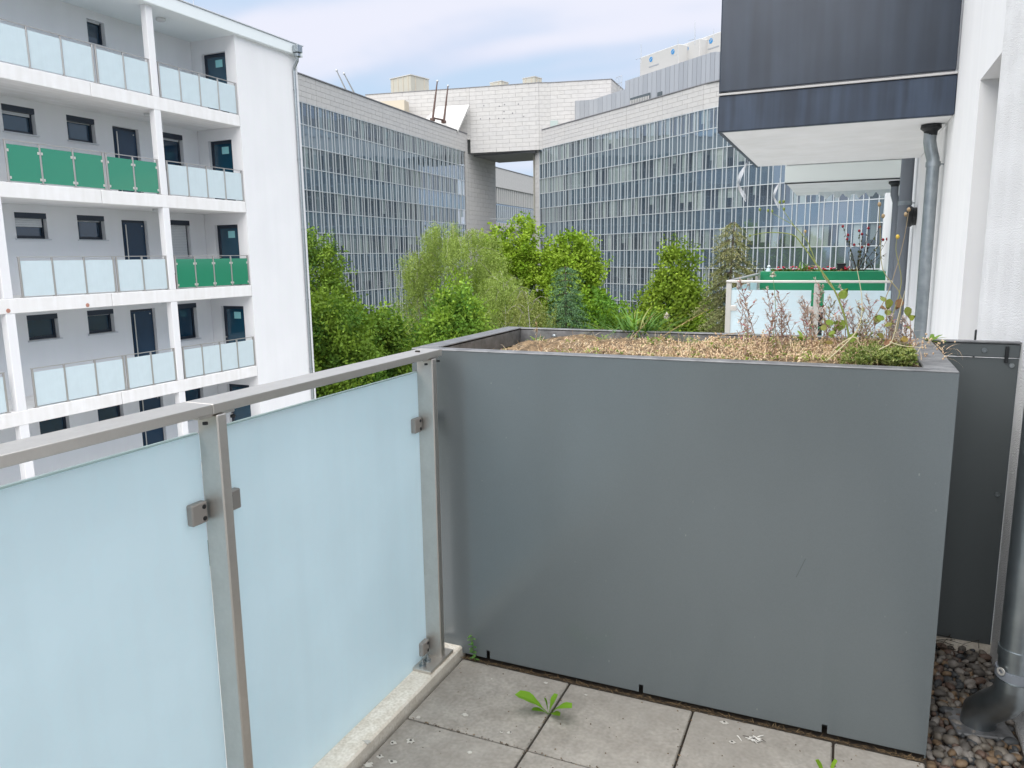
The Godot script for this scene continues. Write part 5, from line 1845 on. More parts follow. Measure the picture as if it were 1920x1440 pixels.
func red_stalk(base: Vector3, h: float, lean: Vector3, sd: int, label: String, green := false) -> void:
	var T := thing("reddish_weed", label, "weed", base, "tan and green weeds in the planter" if green else "reddish seed stalks in the planter")
	var q := RandomNumberGenerator.new(); q.seed = sd
	var top := base + Vector3.UP * h + lean * h
	var pts := curve([base, base.lerp(top, 0.5) + Vector3(q.randfn(), 0, q.randfn()) * 0.012, top], 5)
	sprig(T, "stem", pts, 0.0019, Color(0.36, 0.23, 0.18))
	var lv := Geo.new()
	var hd := Geo.new()
	var br := Geo.new()
	br.tint = Color(0.38, 0.26, 0.21)
	var branches := []
	var nb := 13
	for k in nb:
		var t := lerpf(0.28, 0.98, (k + q.randf() * 0.6) / nb)
		var p := base.lerp(top, t)
		var a := k * 2.4 + q.randf()
		var l := h * q.randf_range(0.14, 0.32) * (1.15 - t * 0.6)
		var d := Vector3(cos(a), 1.3, sin(a)).normalized()
		var e := p + d * l
		br.tube([p, p.lerp(e, 0.5) + Vector3(cos(a), 0, sin(a)) * l * 0.08, e], [0.0014, 0.0011, 0.0008], 4, false)
		branches.append([p, e])
	branches.append([base.lerp(top, 0.2), top])
	for b in branches:
		var ln: float = (b[1] - b[0]).length()
		var n := int(ln / 0.0095)
		for k in n:
			var p: Vector3 = b[0].lerp(b[1], (k + q.randf()) / n)
			var a := q.randf() * TAU
			var d := Vector3(cos(a), q.randf_range(0.1, 0.9), sin(a)).normalized()
			var u := q.randf()
			lv.tint = Color(0.42, 0.29, 0.25).lerp(Color(0.62, 0.53, 0.45), u) if q.randf() < 0.75 else Color(0.42, 0.15, 0.15)
			if green: lv.tint = Color(0.2, 0.26, 0.07).lerp(Color(0.5, 0.4, 0.22), u)
			lv.blade(p, d, q.randf_range(0.016, 0.034), q.randf_range(0.004, 0.0075), 0.5, 4, 1)
		if q.randf() < 0.7:
			var tone := Color(0.52, 0.43, 0.37).lerp(Color(0.66, 0.58, 0.52), q.randf())
			for k in 26:
				hd.tint = tone * q.randf_range(0.7, 1.2)
				hd.blade(b[1] + Vector3(q.randfn(), q.randfn() * 1.4, q.randfn()) * 0.0016, Vector3(q.randfn(), q.randfn() + 0.5, q.randfn()).normalized(), q.randf_range(0.004, 0.0085), 0.0022, 0.2, 3)
	part(br, "branch", M.stem, T).set_meta("kind", "stuff")
	part(lv, "leaves", M.dry, T).set_meta("kind", "stuff")
	part(hd, "seed_heads", M.dry, T).set_meta("kind", "stuff")

func build_plants() -> void:
	var q := RandomNumberGenerator.new(); q.seed = 909
	# dry mat
	var g := Geo.new()
	for k in 15000:
		var x := q.randf_range(-1.3, 0.2)
		var z := q.randf_range(-3.15, -2.42)
		if x < -1.05 and q.randf() < 0.75: continue
		var a := q.randf() * TAU
		var u := q.randf()
		var t := Color(0.6, 0.45, 0.29).lerp(Color(0.95, 0.83, 0.63), u)
		var patch := soil_noise.get_noise_2d(x * 3.2 + 11.0, z * 3.2)
		if patch > 0.12: t = t.lerp(Color(0.42, 0.25, 0.15), 0.55)
		if soil_noise.get_noise_2d(x * 5.0, z * 5.0 + 40.0) < -0.22 and q.randf() < 0.7: continue
		if q.randf() < 0.12: t = Color(0.26, 0.13, 0.07)
		if q.randf() < 0.05 + 0.22 * smoothstep(-0.4, 0.15, x): t = Color(0.22, 0.27, 0.07).lerp(Color(0.36, 0.38, 0.12), q.randf())
		g.tint = t
		g.blade(Vector3(x, soil_y(x, z) - 0.004, z), Vector3(cos(a), q.randf_range(0.0, 0.55) if q.randf() < 0.88 else 1.1, sin(a)).normalized(), q.randf_range(0.012, 0.05), q.randf_range(0.0014, 0.003), q.randf_range(0.0, 1.6), 4)
	single(g, "dry_grass_mat", M.dry, Vector3(-0.55, 1.1, -2.8), "straw coloured mat of dead moss and grass covering the planter soil", "dry grass", "", "stuff")
	# thin dry wisps and small green sprouts standing out of the mat
	g = Geo.new()
	for k in 420:
		var x := lerpf(-1.15, 0.2, pow(q.randf(), 0.7))
		var z := q.randf_range(-3.12, -2.44)
		g.tint = Color(0.5, 0.34, 0.2).lerp(Color(0.82, 0.68, 0.46), q.randf())
		g.blade(Vector3(x, soil_y(x, z), z), Vector3(q.randfn() * 0.6, 1, q.randfn() * 0.6).normalized(), q.randf_range(0.03, 0.075) * (1.0 + 0.8 * smoothstep(-0.4, 0.1, x)), 0.0018, q.randf_range(0.4, 2.4), 6)
	single(g, "dry_wisps", M.dry, Vector3(-0.4, 1.12, -2.8), "thin wispy dry grass stems standing out of the straw mat", "dry grass", "", "stuff")
	g = Geo.new()
	for k in 150:
		var x := lerpf(-1.2, 0.2, pow(q.randf(), 0.55))
		var z := q.randf_range(-3.12, -2.44)
		var c := Color(0.16, 0.26, 0.05).lerp(Color(0.34, 0.42, 0.1), q.randf())
		for j in 7:
			var a := j * 2.4 + q.randf()
			g.tint = c * q.randf_range(0.8, 1.2)
			g.blade(Vector3(x + q.randfn() * 0.008, soil_y(x, z) + 0.002 * j, z + q.randfn() * 0.008), Vector3(cos(a), q.randf_range(0.3, 1.4), sin(a)).normalized(), q.randf_range(0.012, 0.03), 0.006, 0.8, 4, 1)
	single(g, "green_sprouts", M.leaf, Vector3(-0.4, 1.12, -2.8), "tiny green sprouts scattered through the straw mat", "sprouts", "", "stuff")
	# taller dry tufts in the middle and right
	for s in [[-0.46, -2.62, 260, 0.085, "curled rusty brown dry tuft beside the green grass tuft"], [-0.42, -2.95, 200, 0.08, "brown dry tuft at the rear rim behind the grass tuft"], [-0.1, -2.7, 300, 0.075, "sandy dry tuft among the reddish weeds"], [0.06, -2.66, 260, 0.07, "straw coloured dry tuft next to the green stonecrop"], [-0.28, -2.9, 300, 0.085, "pale dry tangle under the reddish weeds at the rear rim"], [0.1, -2.95, 300, 0.09, "pale dry tangle behind the green stonecrop"], [-0.22, -2.56, 240, 0.06, "low sandy tuft at the front rim before the reddish weeds"], [-0.75, -2.8, 200, 0.045, "low straw tuft left of the green grass"]]:
		g = Geo.new()
		for k in s[2]:
			var r: float = 0.16 * sqrt(q.randf())
			var a := q.randf() * TAU
			var p := Vector3(s[0] + cos(a) * r * 1.5, 0, clampf(s[1] + sin(a) * r, -3.15, -2.43))
			p.y = soil_y(p.x, p.z)
			g.tint = Color(0.5, 0.33, 0.21).lerp(Color(0.8, 0.64, 0.43), q.randf())
			var d := Vector3(q.randfn() * 0.8, 1, q.randfn() * 0.8).normalized()
			g.blade(p, d, s[3] * q.randf_range(0.3, 1.1), 0.0024, q.randf_range(0.8, 3.4), 5)
			if q.randf() < 0.5:
				g.blob(p + d * s[3] * q.randf_range(0.2, 0.6), Vector3(0.003, 0.004, 0.003), 3, 5)
		single(g, "dry_tuft", M.dry, Vector3(s[0], soil_y(s[0], s[1]), s[1]), s[4], "dry plant")
	# stonecrop mat in the front right corner
	g = Geo.new()
	for k in 1500:
		var x := 0.2 - absf(q.randfn()) * 0.1
		var z := -2.43 - absf(q.randfn()) * 0.13
		if x < 0.0 or z < -2.95: continue
		var p := Vector3(x, soil_y(x, z) + q.randf_range(0.012, 0.04), z)
		g.tint = Color(0.12, 0.19, 0.05).lerp(Color(0.42, 0.46, 0.18), q.randf())
		var bs := Basis.from_euler(Vector3(q.randfn() * 0.4, q.randf() * TAU, q.randfn() * 0.4))
		for j in 5:
			var d := (bs * Vector3(cos(j * TAU / 5), 0.75, sin(j * TAU / 5))).normalized()
			g.blade(p, d, 0.009, 0.0045, 0.1, 3, 1)
	single(g, "stonecrop_mat", M.leaf, Vector3(0.12, 1.1, -2.55), "green stonecrop cushion in the planter corner", "stonecrop", "", "stuff")
	# green grass tuft
	var gp := ony(1190, 640, 1.12)
	var T := thing("grass_tuft", "lush green grass tuft with long arching blades at the planter's rear rim", "grass tuft", gp)
	for k in 230:
		g = Geo.new()
		var a := q.randf() * TAU
		var el := q.randf_range(0.35, 1.6)
		g.tint = Color(0.05, 0.15, 0.035).lerp(Color(0.16, 0.3, 0.07), q.randf()) if q.randf() < 0.85 else Color(0.3, 0.32, 0.12)
		g.blade(gp + Vector3(cos(a) * 2.0, 0, sin(a) * 0.6) * 0.065 * q.randf(), Vector3(cos(a), el * 1.5, sin(a)).normalized(), q.randf_range(0.14, 0.3), q.randf_range(0.004, 0.0085), q.randf_range(0.6, 2.0), 7)
		part(g, "blade", M.leaf, T)
	var hp := gp + Vector3(0.01, 0, 0.06)
	for k in 14:
		g = Geo.new()
		var a := k * 2.4
		g.tint = Color(0.17, 0.33, 0.05).lerp(Color(0.24, 0.4, 0.08), q.randf())
		g.blade(hp + Vector3.UP * (0.02 + k * 0.006), Vector3(cos(a), 1.0, sin(a)).normalized(), 0.06, 0.013, 0.7, 5, 1)
		part(g, "leaf", M.leaf, T)
	# white clover-like heads
	for s in [[1250, 592, 630, "white fluffy flower head beside the green grass tuft"], [1449, 515, 640, "white ragged flower in front of the next terrace's rail"]]:
		var fp := onz(s[0], s[1], -2.95)
		var fb := Vector3(fp.x + 0.01, soil_y(fp.x, -2.95), -2.95)
		T = thing("white_flower", s[3], "flower", fb)
		sprig(T, "stem", curve([fb, fb.lerp(fp, 0.5) + Vector3(0.01, 0, 0), fp], 4), 0.0018, Color(0.2, 0.26, 0.09))
		g = Geo.new()
		for k in 60:
			var d := Vector3(q.randfn(), q.randfn() + 0.4, q.randfn()).normalized()
			g.tint = Color(0.75, 0.72, 0.72) * q.randf_range(0.8, 1.05)
			g.blade(fp, d, q.randf_range(0.011, 0.017), 0.005, 0.6, 3, 1)
		part(g, "petals", M.leaf, T).set_meta("kind", "stuff")
	# reddish seed stalks
	var stalks := [[1395, 672, 565], [1420, 668, 530], [1455, 676, 545], [1487, 668, 552], [1510, 672, 575], [1525, 664, 560], [1586, 668, 545], [1600, 660, 580], [1555, 660, 600], [1640, 664, 560], [1665, 668, 590], [1475, 655, 600], [1436, 655, 590], [1700, 662, 600], [1405, 660, 600], [1468, 662, 575], [1530, 670, 590], [1548, 672, 560], [1572, 664, 590], [1620, 668, 570], [1632, 660, 600], [1682, 664, 580], [1610, 676, 610], [1650, 676, 620], [1542, 660, 530], [1690, 674, 620]]
	for i in stalks.size():
		var s = stalks[i]
		var zz := -2.6 - 0.45 * fmod(i * 0.618, 1.0)
		var tp := onz(s[0] - 4, s[2], zz)
		var bp := onz(s[0], s[1], zz)
		bp.y = soil_y(bp.x, zz)
		var green := i >= 14 and i % 3 != 0
		red_stalk(bp, tp.y - bp.y, Vector3((tp.x - bp.x) / (tp.y - bp.y) + q.randfn() * 0.12, 0, q.randfn() * 0.08), 700 + i, "thin tan and green weed in the tangle near the planter's right end" if green else "slender reddish grey weed with fuzzy seed heads before the frosted railing", green)
	# the tall branching yellow-green stem
	var Z := -2.66
	var P := func(x: float, y: float) -> Vector3: return onz(x, y, Z)
	var b0: Vector3 = P.call(1594, 684); b0.y = soil_y(b0.x, Z)
	T = thing("tall_weed", "tall bent yellow green weed stem arching left over the next terrace", "weed", b0)
	var yg := Color(0.24, 0.28, 0.09)
	sprig(T, "stem", curve([b0, P.call(1588, 610), P.call(1565, 545), P.call(1530, 495), P.call(1505, 460), P.call(1485, 440), P.call(1440, 436), P.call(1405, 442)], 4), 0.0035, yg)
	sprig(T, "branch", curve([P.call(1530, 495), P.call(1515, 455), P.call(1490, 425), P.call(1470, 412), P.call(1448, 400)], 4), 0.0018, yg)
	sprig(T, "branch", curve([P.call(1490, 425), P.call(1470, 396), P.call(1462, 380)], 4), 0.0013, yg)
	sprig(T, "branch", curve([P.call(1520, 470), P.call(1512, 445), P.call(1509, 432)], 4), 0.0013, yg)
	sprig(T, "branch", curve([P.call(1565, 545), P.call(1545, 520), P.call(1537, 500), P.call(1520, 498)], 4), 0.0018, Color(0.4, 0.33, 0.2))
	for e in [[1448, 396], [1440, 395], [1425, 393], [1470, 392], [1462, 379], [1469, 378], [1406, 442], [1510, 434]]:
		g = Geo.new()
		g.tint = Color(0.2, 0.25, 0.06) if e[0] < 1480 else Color(0.4, 0.28, 0.12)
		g.blob(P.call(e[0], e[1]), Vector3(0.004, 0.0055, 0.004), 5, 8, Basis.IDENTITY, 0.2, q)
		part(g, "bud", M.stem, T)
	for e in [[1582, 600, 1550, 640, 0.05], [1575, 560, 1590, 540, 0.04], [1590, 640, 1620, 615, 0.04]]:
		var a: Vector3 = P.call(e[0], e[1])
		var b: Vector3 = P.call(e[2], e[3])
		heart_leaf(T, "leaf", a, (b - a).normalized(), e[4], e[4] * 0.7, Color(0.22, 0.3, 0.06))
	# upright stems to the right with few coloured leaves
	Z = -2.85
	for s in [[[[1664, 672], [1672, 600], [1690, 530], [1680, 470], [1684, 440]], "thin upright weed with a yellow bud beside the galvanised pipe", [[1683, 444]], Color(0.3, 0.3, 0.12), [[1690, 560, 1676, 590], [1700, 575, 1706, 600]]],
			[[[1672, 660], [1690, 560], [1655, 505], [1650, 420], [1648, 385]], "thin straight weed rising in front of the dark pipe", [[1649, 383], [1656, 405]], Color(0.33, 0.3, 0.16), [[1668, 560, 1664, 585]]],
			[[[1640, 676], [1625, 620], [1660, 560], [1690, 470], [1704, 395]], "slanting dry weed stem reaching the wall lamp", [[1704, 393], [1698, 402]], Color(0.38, 0.3, 0.2), [[1650, 590, 1640, 610], [1625, 640, 1640, 655]]]]:
		var c := []
		for e in s[0]: c.append(onz(e[0], e[1], Z))
		c[0].y = soil_y(c[0].x, Z)
		T = thing("upright_weed", s[1], "weed", c[0])
		sprig(T, "stem", curve(c, 4), 0.0022, s[3])
		for e in s[2]:
			g = Geo.new(); g.tint = Color(0.6, 0.42, 0.08) if e[0] == 1683 else Color(0.35, 0.26, 0.16)
			g.blob(onz(e[0], e[1], Z), Vector3(0.006, 0.008, 0.006), 5, 8, Basis.IDENTITY, 0.2, q)
			part(g, "bud", M.stem, T)
		for e in s[4]:
			var a := onz(e[0], e[1], Z)
			var b := onz(e[2], e[3], Z)
			heart_leaf(T, "leaf", a, (b - a).normalized(), 0.04, 0.027, Color(0.3, 0.17, 0.1) if q.randf() < 0.4 else Color(0.24, 0.28, 0.07))
		Z -= 0.07
	# coloured leaf shoots
	Z = -2.6
	for s in [[1575, 670, 1545, 600, 6, "leafy shoot with large green and rusty leaves in the planter middle", Color(0.2, 0.3, 0.05), Color(0.3, 0.2, 0.09)], [1655, 676, 1660, 560, 8, "leafy shoot with pinkish green leaves near the planter's right end", Color(0.22, 0.32, 0.06), Color(0.33, 0.17, 0.11)], [1700, 640, 1706, 590, 4, "short shoot with yellowing lobed leaves at the planter's right rim", Color(0.2, 0.33, 0.04), Color(0.36, 0.25, 0.08)]]:
		var a := onz(s[0], s[1], Z); a.y = soil_y(a.x, Z)
		var b := onz(s[2], s[3], Z)
		T = thing("leafy_shoot", s[5], "weed", a)
		sprig(T, "stem", curve([a, a.lerp(b, 0.5) + Vector3(0.008, 0, 0), b], 4), 0.002, Color(0.26, 0.15, 0.1))
		for k in s[4]:
			var p := a.lerp(b, lerpf(0.25, 1.0, (k + 0.5) / s[4]))
			var an: float = k * 2.4
			heart_leaf(T, "leaf", p, Vector3(cos(an), q.randf_range(-0.4, 0.6), sin(an) * 0.6).normalized(), q.randf_range(0.022, 0.036), q.randf_range(0.015, 0.023), (s[6] as Color).lerp(s[7], q.randf()))
	# pale dry stems lying across
	Z = -2.5
	for s in [[[[1535, 690], [1590, 640], [1612, 608], [1616, 560], [1606, 500]], "long pale dry stem crossing upright over the planter weeds"], [[[1600, 690], [1650, 655], [1672, 640], [1685, 590], [1697, 545]], "pale forked dry stalk leaning against the stonecrop"], [[[1668, 641], [1690, 648], [1728, 652]], "short pale dry stalk lying over the stonecrop"], [[[1545, 688], [1565, 655], [1600, 632], [1615, 650], [1622, 660]], "pale looping dry stalk in the middle weeds"]]:
		var c := []
		for e in s[0]: c.append(onz(e[0], e[1], Z))
		T = thing("dry_stalk", s[1], "dry stalk", c[0])
		sprig(T, "stem", curve(c, 5), 0.0024, Color(0.6, 0.54, 0.36))
		Z -= 0.03
	# small green weeds on the mat
	for s in [[930, 640, "small green weed by the planter's left corner", 26, 0.045], [1125, 655, "tiny green rosette on the dry mat", 10, 0.025], [1220, 665, "pale green seedling on the straw mat near the front rim", 12, 0.035], [1290, 668, "small upright green seedling between dry tufts", 12, 0.04], [1415, 640, "round leaved green weed under the seed stalks", 8, 0.03], [1452, 672, "yellow green seedling beside the front rim", 9, 0.03], [1505, 668, "narrow green shoot behind the front rim", 10, 0.06], [1030, 640, "small olive weed near the rear left bolt", 14, 0.04], [1715, 632, "bright green lobed leaf plant at the planter's rear right corner", 7, 0.06]]:
		var p := ony(s[0], s[1], 1.1)
		p.z = clampf(p.z, -3.15, -2.42)
		p.y = soil_y(p.x, p.z)
		T = thing("small_weed", s[2], "weed", p)
		for k in s[3]:
			g = Geo.new()
			g.tint = Color(0.13, 0.24, 0.04).lerp(Color(0.26, 0.36, 0.07), q.randf())
			var a: float = k * 2.4
			g.blade(p + Vector3(q.randfn(), 0, q.randfn()) * 0.012 + Vector3.UP * q.randf() * 0.02, Vector3(cos(a), q.randf_range(0.4, 1.2), sin(a)).normalized(), s[4] * q.randf_range(0.6, 1.1), s[4] * 0.3, 0.7, 4, 1)
			part(g, "leaf", M.leaf, T)
	# curly dry sprays at the rear rim
	for s in [[1280, 632, 1330, 580, "dry branching spray leaning right of the grass tuft"], [1355, 634, 1400, 622, "thin dry spray lying on the rear rim"], [1003, 650, 1003, 605, "single thin dry spike at the planter's left end"], [1215, 640, 1225, 590, "dry grass spike beside the tuft"]]:
		var a := ony(s[0], s[1], 1.1); a.z = maxf(a.z, -3.12); a.y = soil_y(a.x, a.z)
		var b := onz(s[2], s[3], a.z)
		T = thing("dry_spray", s[4], "dry stalk", a)
		sprig(T, "stem", curve([a, a.lerp(b, 0.5) + Vector3(0.012, 0.012, 0), b], 5), 0.0017, Color(0.42, 0.3, 0.17))
		g = Geo.new()
		for k in 26:
			var p := a.lerp(b, q.randf_range(0.35, 1.0)) + Vector3(0.006, 0.006, 0)
			g.tint = Color(0.36, 0.24, 0.13).lerp(Color(0.55, 0.42, 0.25), q.randf())
			g.blade(p, Vector3(q.randfn(), 0.6, q.randfn()).normalized(), q.randf_range(0.01, 0.025), 0.003, 1.0, 3)
		part(g, "husks", M.dry, T).set_meta("kind", "stuff")

	# flowers on the neighbour's green planter
	var Y := 1.12
	for k in 22:
		var x := lerpf(-1.28, 0.2, (k + 0.5) / 22.0) + q.randfn() * 0.02
		var z := q.randf_range(-14.5, -14.05)
		var kind := k % 4
		var p := Vector3(x, Y, z)
		var lab: String = ["low green bedding plant in the green planter", "rusty brown bedding plant in the green planter", "bedding plant with red flowers in the green planter", "bedding plant with pink flowers in the green planter"][kind]
		T = thing("bedding_plant", lab, "flower", p, "bedding plants in the green planter")
		g = Geo.new()
		for j in 70:
			g.tint = [Color(0.06, 0.14, 0.03), Color(0.13, 0.09, 0.035), Color(0.06, 0.11, 0.03), Color(0.08, 0.14, 0.04)][kind] * q.randf_range(0.6, 1.6)
			g.blade(p + Vector3(q.randfn() * 0.05, q.randf() * 0.05, q.randfn() * 0.05), Vector3(q.randfn(), 1.0, q.randfn()).normalized(), q.randf_range(0.04, 0.09), 0.025, 0.8, 3, 1)
		part(g, "foliage", M.leaf, T).set_meta("kind", "stuff")
		if kind >= 2:
			for j in 4:
				g = Geo.new()
				g.tint = Color(0.5, 0.02, 0.04) if kind == 2 else Color(0.55, 0.2, 0.28)
				g.blob(p + Vector3(q.randfn() * 0.05, q.randf_range(0.07, 0.12), q.randfn() * 0.05), Vector3(0.02, 0.014, 0.02), 4, 8, Basis.IDENTITY, 0.3, q)
				part(g, "bloom", M.stem, T)
	var fern := onz(1505, 485, -14.3); fern.y = Y
	T = thing("fern", "light green feathery plant standing highest in the green planter", "plant", fern)
	for k in 40:
		g = Geo.new(); g.tint = Color(0.1, 0.23, 0.05).lerp(Color(0.2, 0.34, 0.09), q.randf())
		g.blade(fern + Vector3(q.randfn() * 0.06, q.randf() * 0.04, q.randfn() * 0.05), Vector3(q.randfn() * 0.7, 1, q.randfn() * 0.7).normalized(), q.randf_range(0.12, 0.26), 0.03, 0.9, 5, 1)
		part(g, "frond", M.leaf, T)
	var rz := -14.25
	var r0 := onz(1610, 500, rz); r0.y = Y
	T = thing("rose_bush", "bare rose bush with dark red hips above the green planter", "plant", r0)
	for k in 13:
		var tip := onz(lerpf(1575, 1668, k / 12.0) + q.randfn() * 5, q.randf_range(418, 470), rz + q.randfn() * 0.1)
		var st := r0 + Vector3(q.randfn() * 0.08, 0, q.randfn() * 0.05)
		sprig(T, "cane", curve([st, st.lerp(tip, 0.55) + Vector3(q.randfn() * 0.03, 0.02, 0), tip], 4), 0.006, Color(0.06, 0.04, 0.03))
		g = Geo.new(); g.tint = Color(0.22, 0.02, 0.03)
		g.blob(tip, Vector3(0.022, 0.025, 0.022), 5, 8, Basis.IDENTITY, 0.2, q)
		part(g, "rose_hip", M.stem, T)
		g = Geo.new()
		for j in 14:
			g.tint = Color(0.06, 0.07, 0.03) * q.randf_range(0.7, 1.8)
			g.blade(st.lerp(tip, q.randf_range(0.25, 0.95)), Vector3(q.randfn(), q.randfn(), q.randfn()).normalized(), 0.05, 0.022, 0.4, 3, 1)
		part(g, "leaves", M.leaf, T).set_meta("kind", "stuff")
	var pot := Vector3(0.02, Y, -14.3)
	var ps := onz(1578, 490, -14.15); pot.x = ps.x
	T = thing("flower_pot", "black square flower pot among the bedding plants", "pot", pot)
	g = Geo.new(); g.bev(pot + Vector3.UP * 0.08, Vector3(0.13, 0.18, 0.13), 0.01); part(g, "body", M.black, T)
	g = Geo.new(); g.bev(pot + Vector3.UP * 0.165, Vector3(0.15, 0.03, 0.15), 0.008); part(g, "rim", M.black, T)
	var fg := onz(1441, 500, -14.1); fg.y = Y
	T = thing("garden_figurine", "small pale blue garden figurine at the green planter's left end", "figurine", fg)
	g = Geo.new(); g.tint = Color(0.5, 0.62, 0.7); g.lathe(fg, [[0, 0], [0.05, 0.0], [0.045, 0.06], [0.028, 0.1], [0.0, 0.11]], 12); part(g, "body", M.stem, T)
	g = Geo.new(); g.tint = Color(0.6, 0.66, 0.7); g.blob(fg + Vector3(0.005, 0.13, 0), Vector3(0.028, 0.03, 0.028), 6, 10); part(g, "head", M.stem, T)
	g = Geo.new(); g.tint = Color(0.35, 0.5, 0.68); g.blade(fg + Vector3(0, 0.07, 0), Vector3(0.8, 0.8, 0), 0.1, 0.05, 0.3, 4, 1); part(g, "wing", M.leaf, T)

# ---------------------------------------------------------------- small things on the floor
func build_small() -> void:
	var q := RandomNumberGenerator.new(); q.seed = 4242
	var g: Geo
	# broad leaved weed in the joint
	var p := Vector3(-0.823, 0.0, -2.13)
	var T := thing("joint_weed", "bright green broad leaved weed growing from the tile joint", "weed", p)
	for e in [[975, 1302, 0.05], [1065, 1324, 0.046], [1042, 1306, 0.036], [1022, 1312, 0.02], [1010, 1346, 0.026], [1047, 1340, 0.026], [1000, 1330, 0.02]]:
		var tip := onz(e[0], e[1], p.z + 0.02 * q.randfn())
		var d := tip - p
		g = Geo.new(); g.tint = Color(0.14, 0.3, 0.025).lerp(Color(0.22, 0.4, 0.04), q.randf())
		g.spoon(p, (d.normalized() + Vector3.UP * 0.45).normalized(), d.length() * 1.15, e[2] * 1.05, 0.85, 0.12)
		part(g, "leaf", M.leaf, T)
	p = Vector3(0.03, 0.0, -2.12)
	T = thing("joint_weed", "weed leaves poking up by the planter's last foot notch", "weed", p)
	for e in [[1532, 1424, 0.034], [1568, 1425, 0.04]]:
		var tip := onz(e[0], e[1], p.z)
		g = Geo.new(); g.tint = Color(0.25, 0.42, 0.04)
		g.spoon(p, (tip - p).normalized(), (tip - p).length(), e[2] * 1.1, 0.3, 0.1)
		part(g, "leaf", M.leaf, T)
	# little weed against the planter's foot
	p = Vector3(-1.195, 0.0, -2.335)
	T = thing("foot_weed", "thin green weed climbing against the planter's foot by the post", "weed", p)
	sprig(T, "stem", curve([p, p + Vector3(-0.005, 0.05, 0.004), p + Vector3(-0.012, 0.115, 0.006)], 4), 0.0016, Color(0.12, 0.18, 0.06))
	for k in 16:
		g = Geo.new(); g.tint = Color(0.07, 0.19, 0.05).lerp(Color(0.15, 0.3, 0.08), q.randf())
		var a := k * 2.4
		g.blade(p + Vector3(-0.012 * k / 16.0, 0.012 + 0.1 * k / 16.0, 0.005), Vector3(cos(a), 0.5, absf(sin(a))).normalized(), 0.02, 0.011, 0.8, 4, 1)
		part(g, "leaf", M.leaf, T)
	# white droppings and flakes
	var fl := [[770, 1389, 0.016, "ring shaped white bird dropping on the tile by the kerb"], [736, 1393, 0.012, "yellowish white dropping on the tile beside the ring"], [713, 1419, 0.012, "white dropping with dark centre near the kerb"], [735, 1428, 0.014, "splashed white dropping beside the dark centred one"], [690, 1434, 0.016, "long white smear on the tile at the kerb"], [785, 1345, 0.009, "speckled white flake at the tile joint's end"], [872, 1340, 0.011, "single white flake in the middle of the corner tile"], [1023, 1280, 0.009, "white flake near the planter's foot"], [880, 1411, 0.008, "oval white flake on the second row tile"], [955, 1374, 0.008, "white and black flake by the joint crossing"], [940, 1373, 0.005, "tiny white flake next to the black one"], [1099, 1303, 0.006, "tiny white flake right of the joint weed"], [1358, 1355, 0.012, "white flake with dark dots by the planter foot"], [922, 1273, 0.004, "tiny white speck on the corner tile"], [688, 1391, 0.014, "pale dropping on the cream kerb"]]
	for e in fl:
		var c := ony(e[0], e[1], 0.002)
		if e[0] == 688: c = ony(e[0], e[1], 0.041)
		flake(c, e[2], e[3], q)
	# a heap of ragged white shreds
	var hp := ony(1410, 1386, 0.003)
	T = thing("paper_shreds", "ragged heap of white shreds lying on the tile", "litter", hp)
	for k in 26:
		g = Geo.new()
		var c := hp + Vector3(q.randfn() * 0.016, 0.0015 + 0.004 * q.randf(), q.randfn() * 0.008)
		var a := q.randfn() * 0.5
		g.tint = Color(0.72, 0.7, 0.66) if q.randf() < 0.8 else Color(0.1, 0.09, 0.08)
		g.blade(c, Vector3(cos(a), 0.12, sin(a)), q.randf_range(0.012, 0.03), 0.004, 0.3, 4, 1)
		part(g, "shred", M.dry, T)
	flake(ony(1372, 1391, 0.003), 0.012, "white ringed dropping beside the ragged shreds", q)
	# debris line along the planter's foot
	g = Geo.new()
	for k in 900:
		var x := q.randf_range(-1.25, 0.29)
		var a := q.randf() * TAU
		g.tint = Color(0.05, 0.035, 0.022).lerp(Color(0.26, 0.18, 0.1), pow(q.randf(), 2.0))
		g.blade(Vector3(x, 0.001 + q.randf() * 0.005, -2.343 + absf(q.randfn()) * 0.006), Vector3(cos(a), 0.15, sin(a) * 0.35).normalized(), q.randf_range(0.008, 0.03), 0.0018, 0.2, 3)
	single(g, "plant_debris", M.dry, Vector3(-0.5, 0, -2.34), "brown plant litter gathered along the planter's foot", "litter", "", "stuff")
	# crumbs on tiles and in the joints
	g = Geo.new()
	for k in 420:
		var jt := q.randf() < 0.6
		var x := q.randf_range(-1.24, 0.28)
		var z := q.randf_range(-2.33, -1.5)
		if jt:
			if q.randf() < 0.5: x = [-0.82, -0.386, 0.044][q.randi() % 3] + q.randfn() * 0.004
			else: z = -1.933 + q.randfn() * 0.004
		g.tint = Color(0.07, 0.05, 0.035).lerp(Color(0.3, 0.22, 0.14), q.randf() * q.randf())
		g.blob(Vector3(x, 0.001, z), Vector3(0.0022, 0.0016, 0.003) * q.randf_range(0.4, 1.3), 3, 5, Basis(Vector3.UP, q.randf() * TAU))
	single(g, "crumbs", M.stem, Vector3(-0.5, 0, -1.9), "scattered dark crumbs of soil on the terrace tiles", "dirt", "", "stuff")
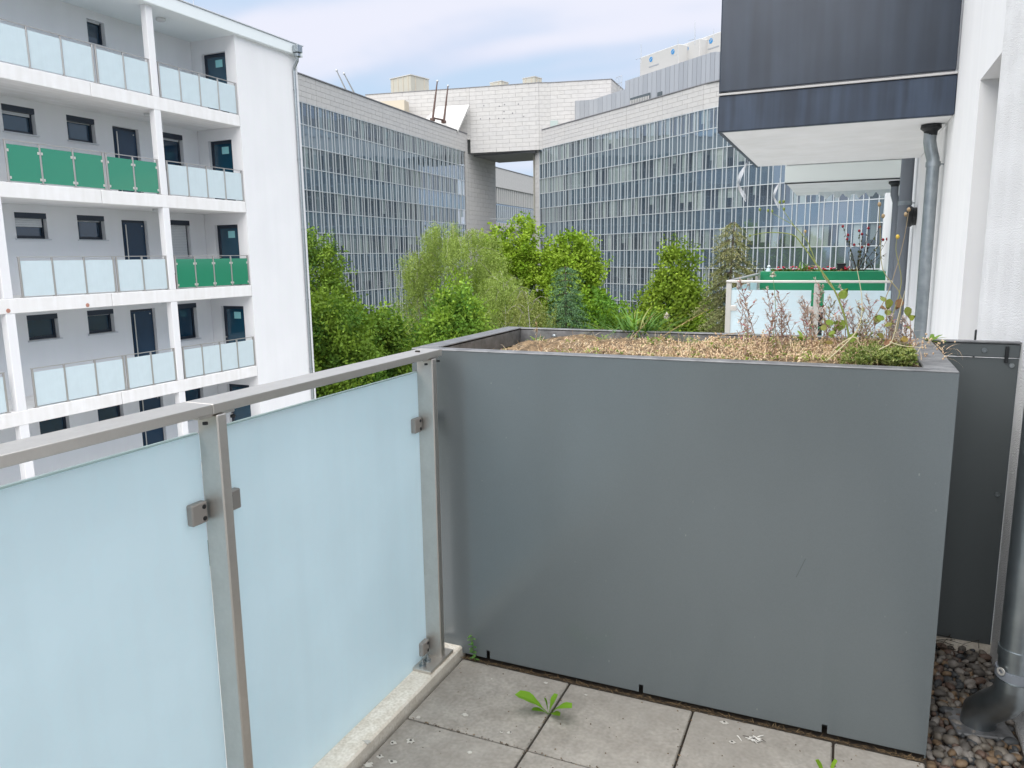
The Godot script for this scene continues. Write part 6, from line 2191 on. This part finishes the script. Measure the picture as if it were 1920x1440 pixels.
	# dead twigs in the gravel by the closing plate
	g = Geo.new()
	for k in 16:
		var a := Vector3(q.randf_range(0.31, 0.56), q.randf_range(-0.01, 0.03), q.randf_range(-3.18, -3.05))
		g.tint = Color(0.05, 0.04, 0.03)
		g.tube([a, a + Vector3(q.randfn() * 0.04, q.randf() * 0.02, q.randfn() * 0.03), a + Vector3(q.randfn() * 0.08, q.randf() * 0.02, q.randfn() * 0.04)], [0.0014, 0.0012, 0.0008], 4, false)
	single(g, "dead_twigs", M.stem, Vector3(0.44, 0, -3.1), "tangle of dead twigs on the gravel by the dark plate", "twigs", "", "stuff")
	# a dead insect on the handrail
	g = Geo.new()
	var ip := ony(782, 659, 1.182)
	g.tint = Color(0.03, 0.025, 0.02)
	g.blob(ip, Vector3(0.009, 0.004, 0.005), 4, 7)
	g.blob(ip + Vector3(0.009, 0.001, 0.003), Vector3(0.005, 0.0035, 0.004), 4, 6)
	single(g, "dirt_crumb", M.stem, ip, "dark crumb lying on the steel handrail's far end", "dirt")

func flake(c: Vector3, r: float, label: String, q: RandomNumberGenerator) -> void:
	var T := thing("flake", label, "dropping", c)
	var g := Geo.new()
	var n := 14
	var ring := []
	for k in n:
		var a := TAU * k / n
		ring.append(c + Vector3(cos(a) * q.randf_range(0.4, 1.25), 0, sin(a) * q.randf_range(0.35, 1.0)) * r)
	var mid := c + Vector3.UP * 0.0018
	for k in n:
		g.tri_flat(mid, ring[k] + Vector3.UP * 0.0008, ring[(k + 1) % n] + Vector3.UP * 0.0008, Vector3.UP)
		g.quad(ring[k], ring[(k + 1) % n], ring[(k + 1) % n] + Vector3.UP * 0.0008, ring[k] + Vector3.UP * 0.0008, ring[k] - c)
	part(g, "patch", M.flake, T)
	if label.contains("dark") or label.contains("ring") or label.contains("black"):
		g = Geo.new()
		g.blob(c + Vector3(q.randfn() * r * 0.2, 0.0025, q.randfn() * r * 0.15), Vector3(r * 0.35, 0.0015, r * 0.25), 3, 8, Basis.IDENTITY, 0.4, q)
		part(g, "dark_core", M.flake_dark, T)
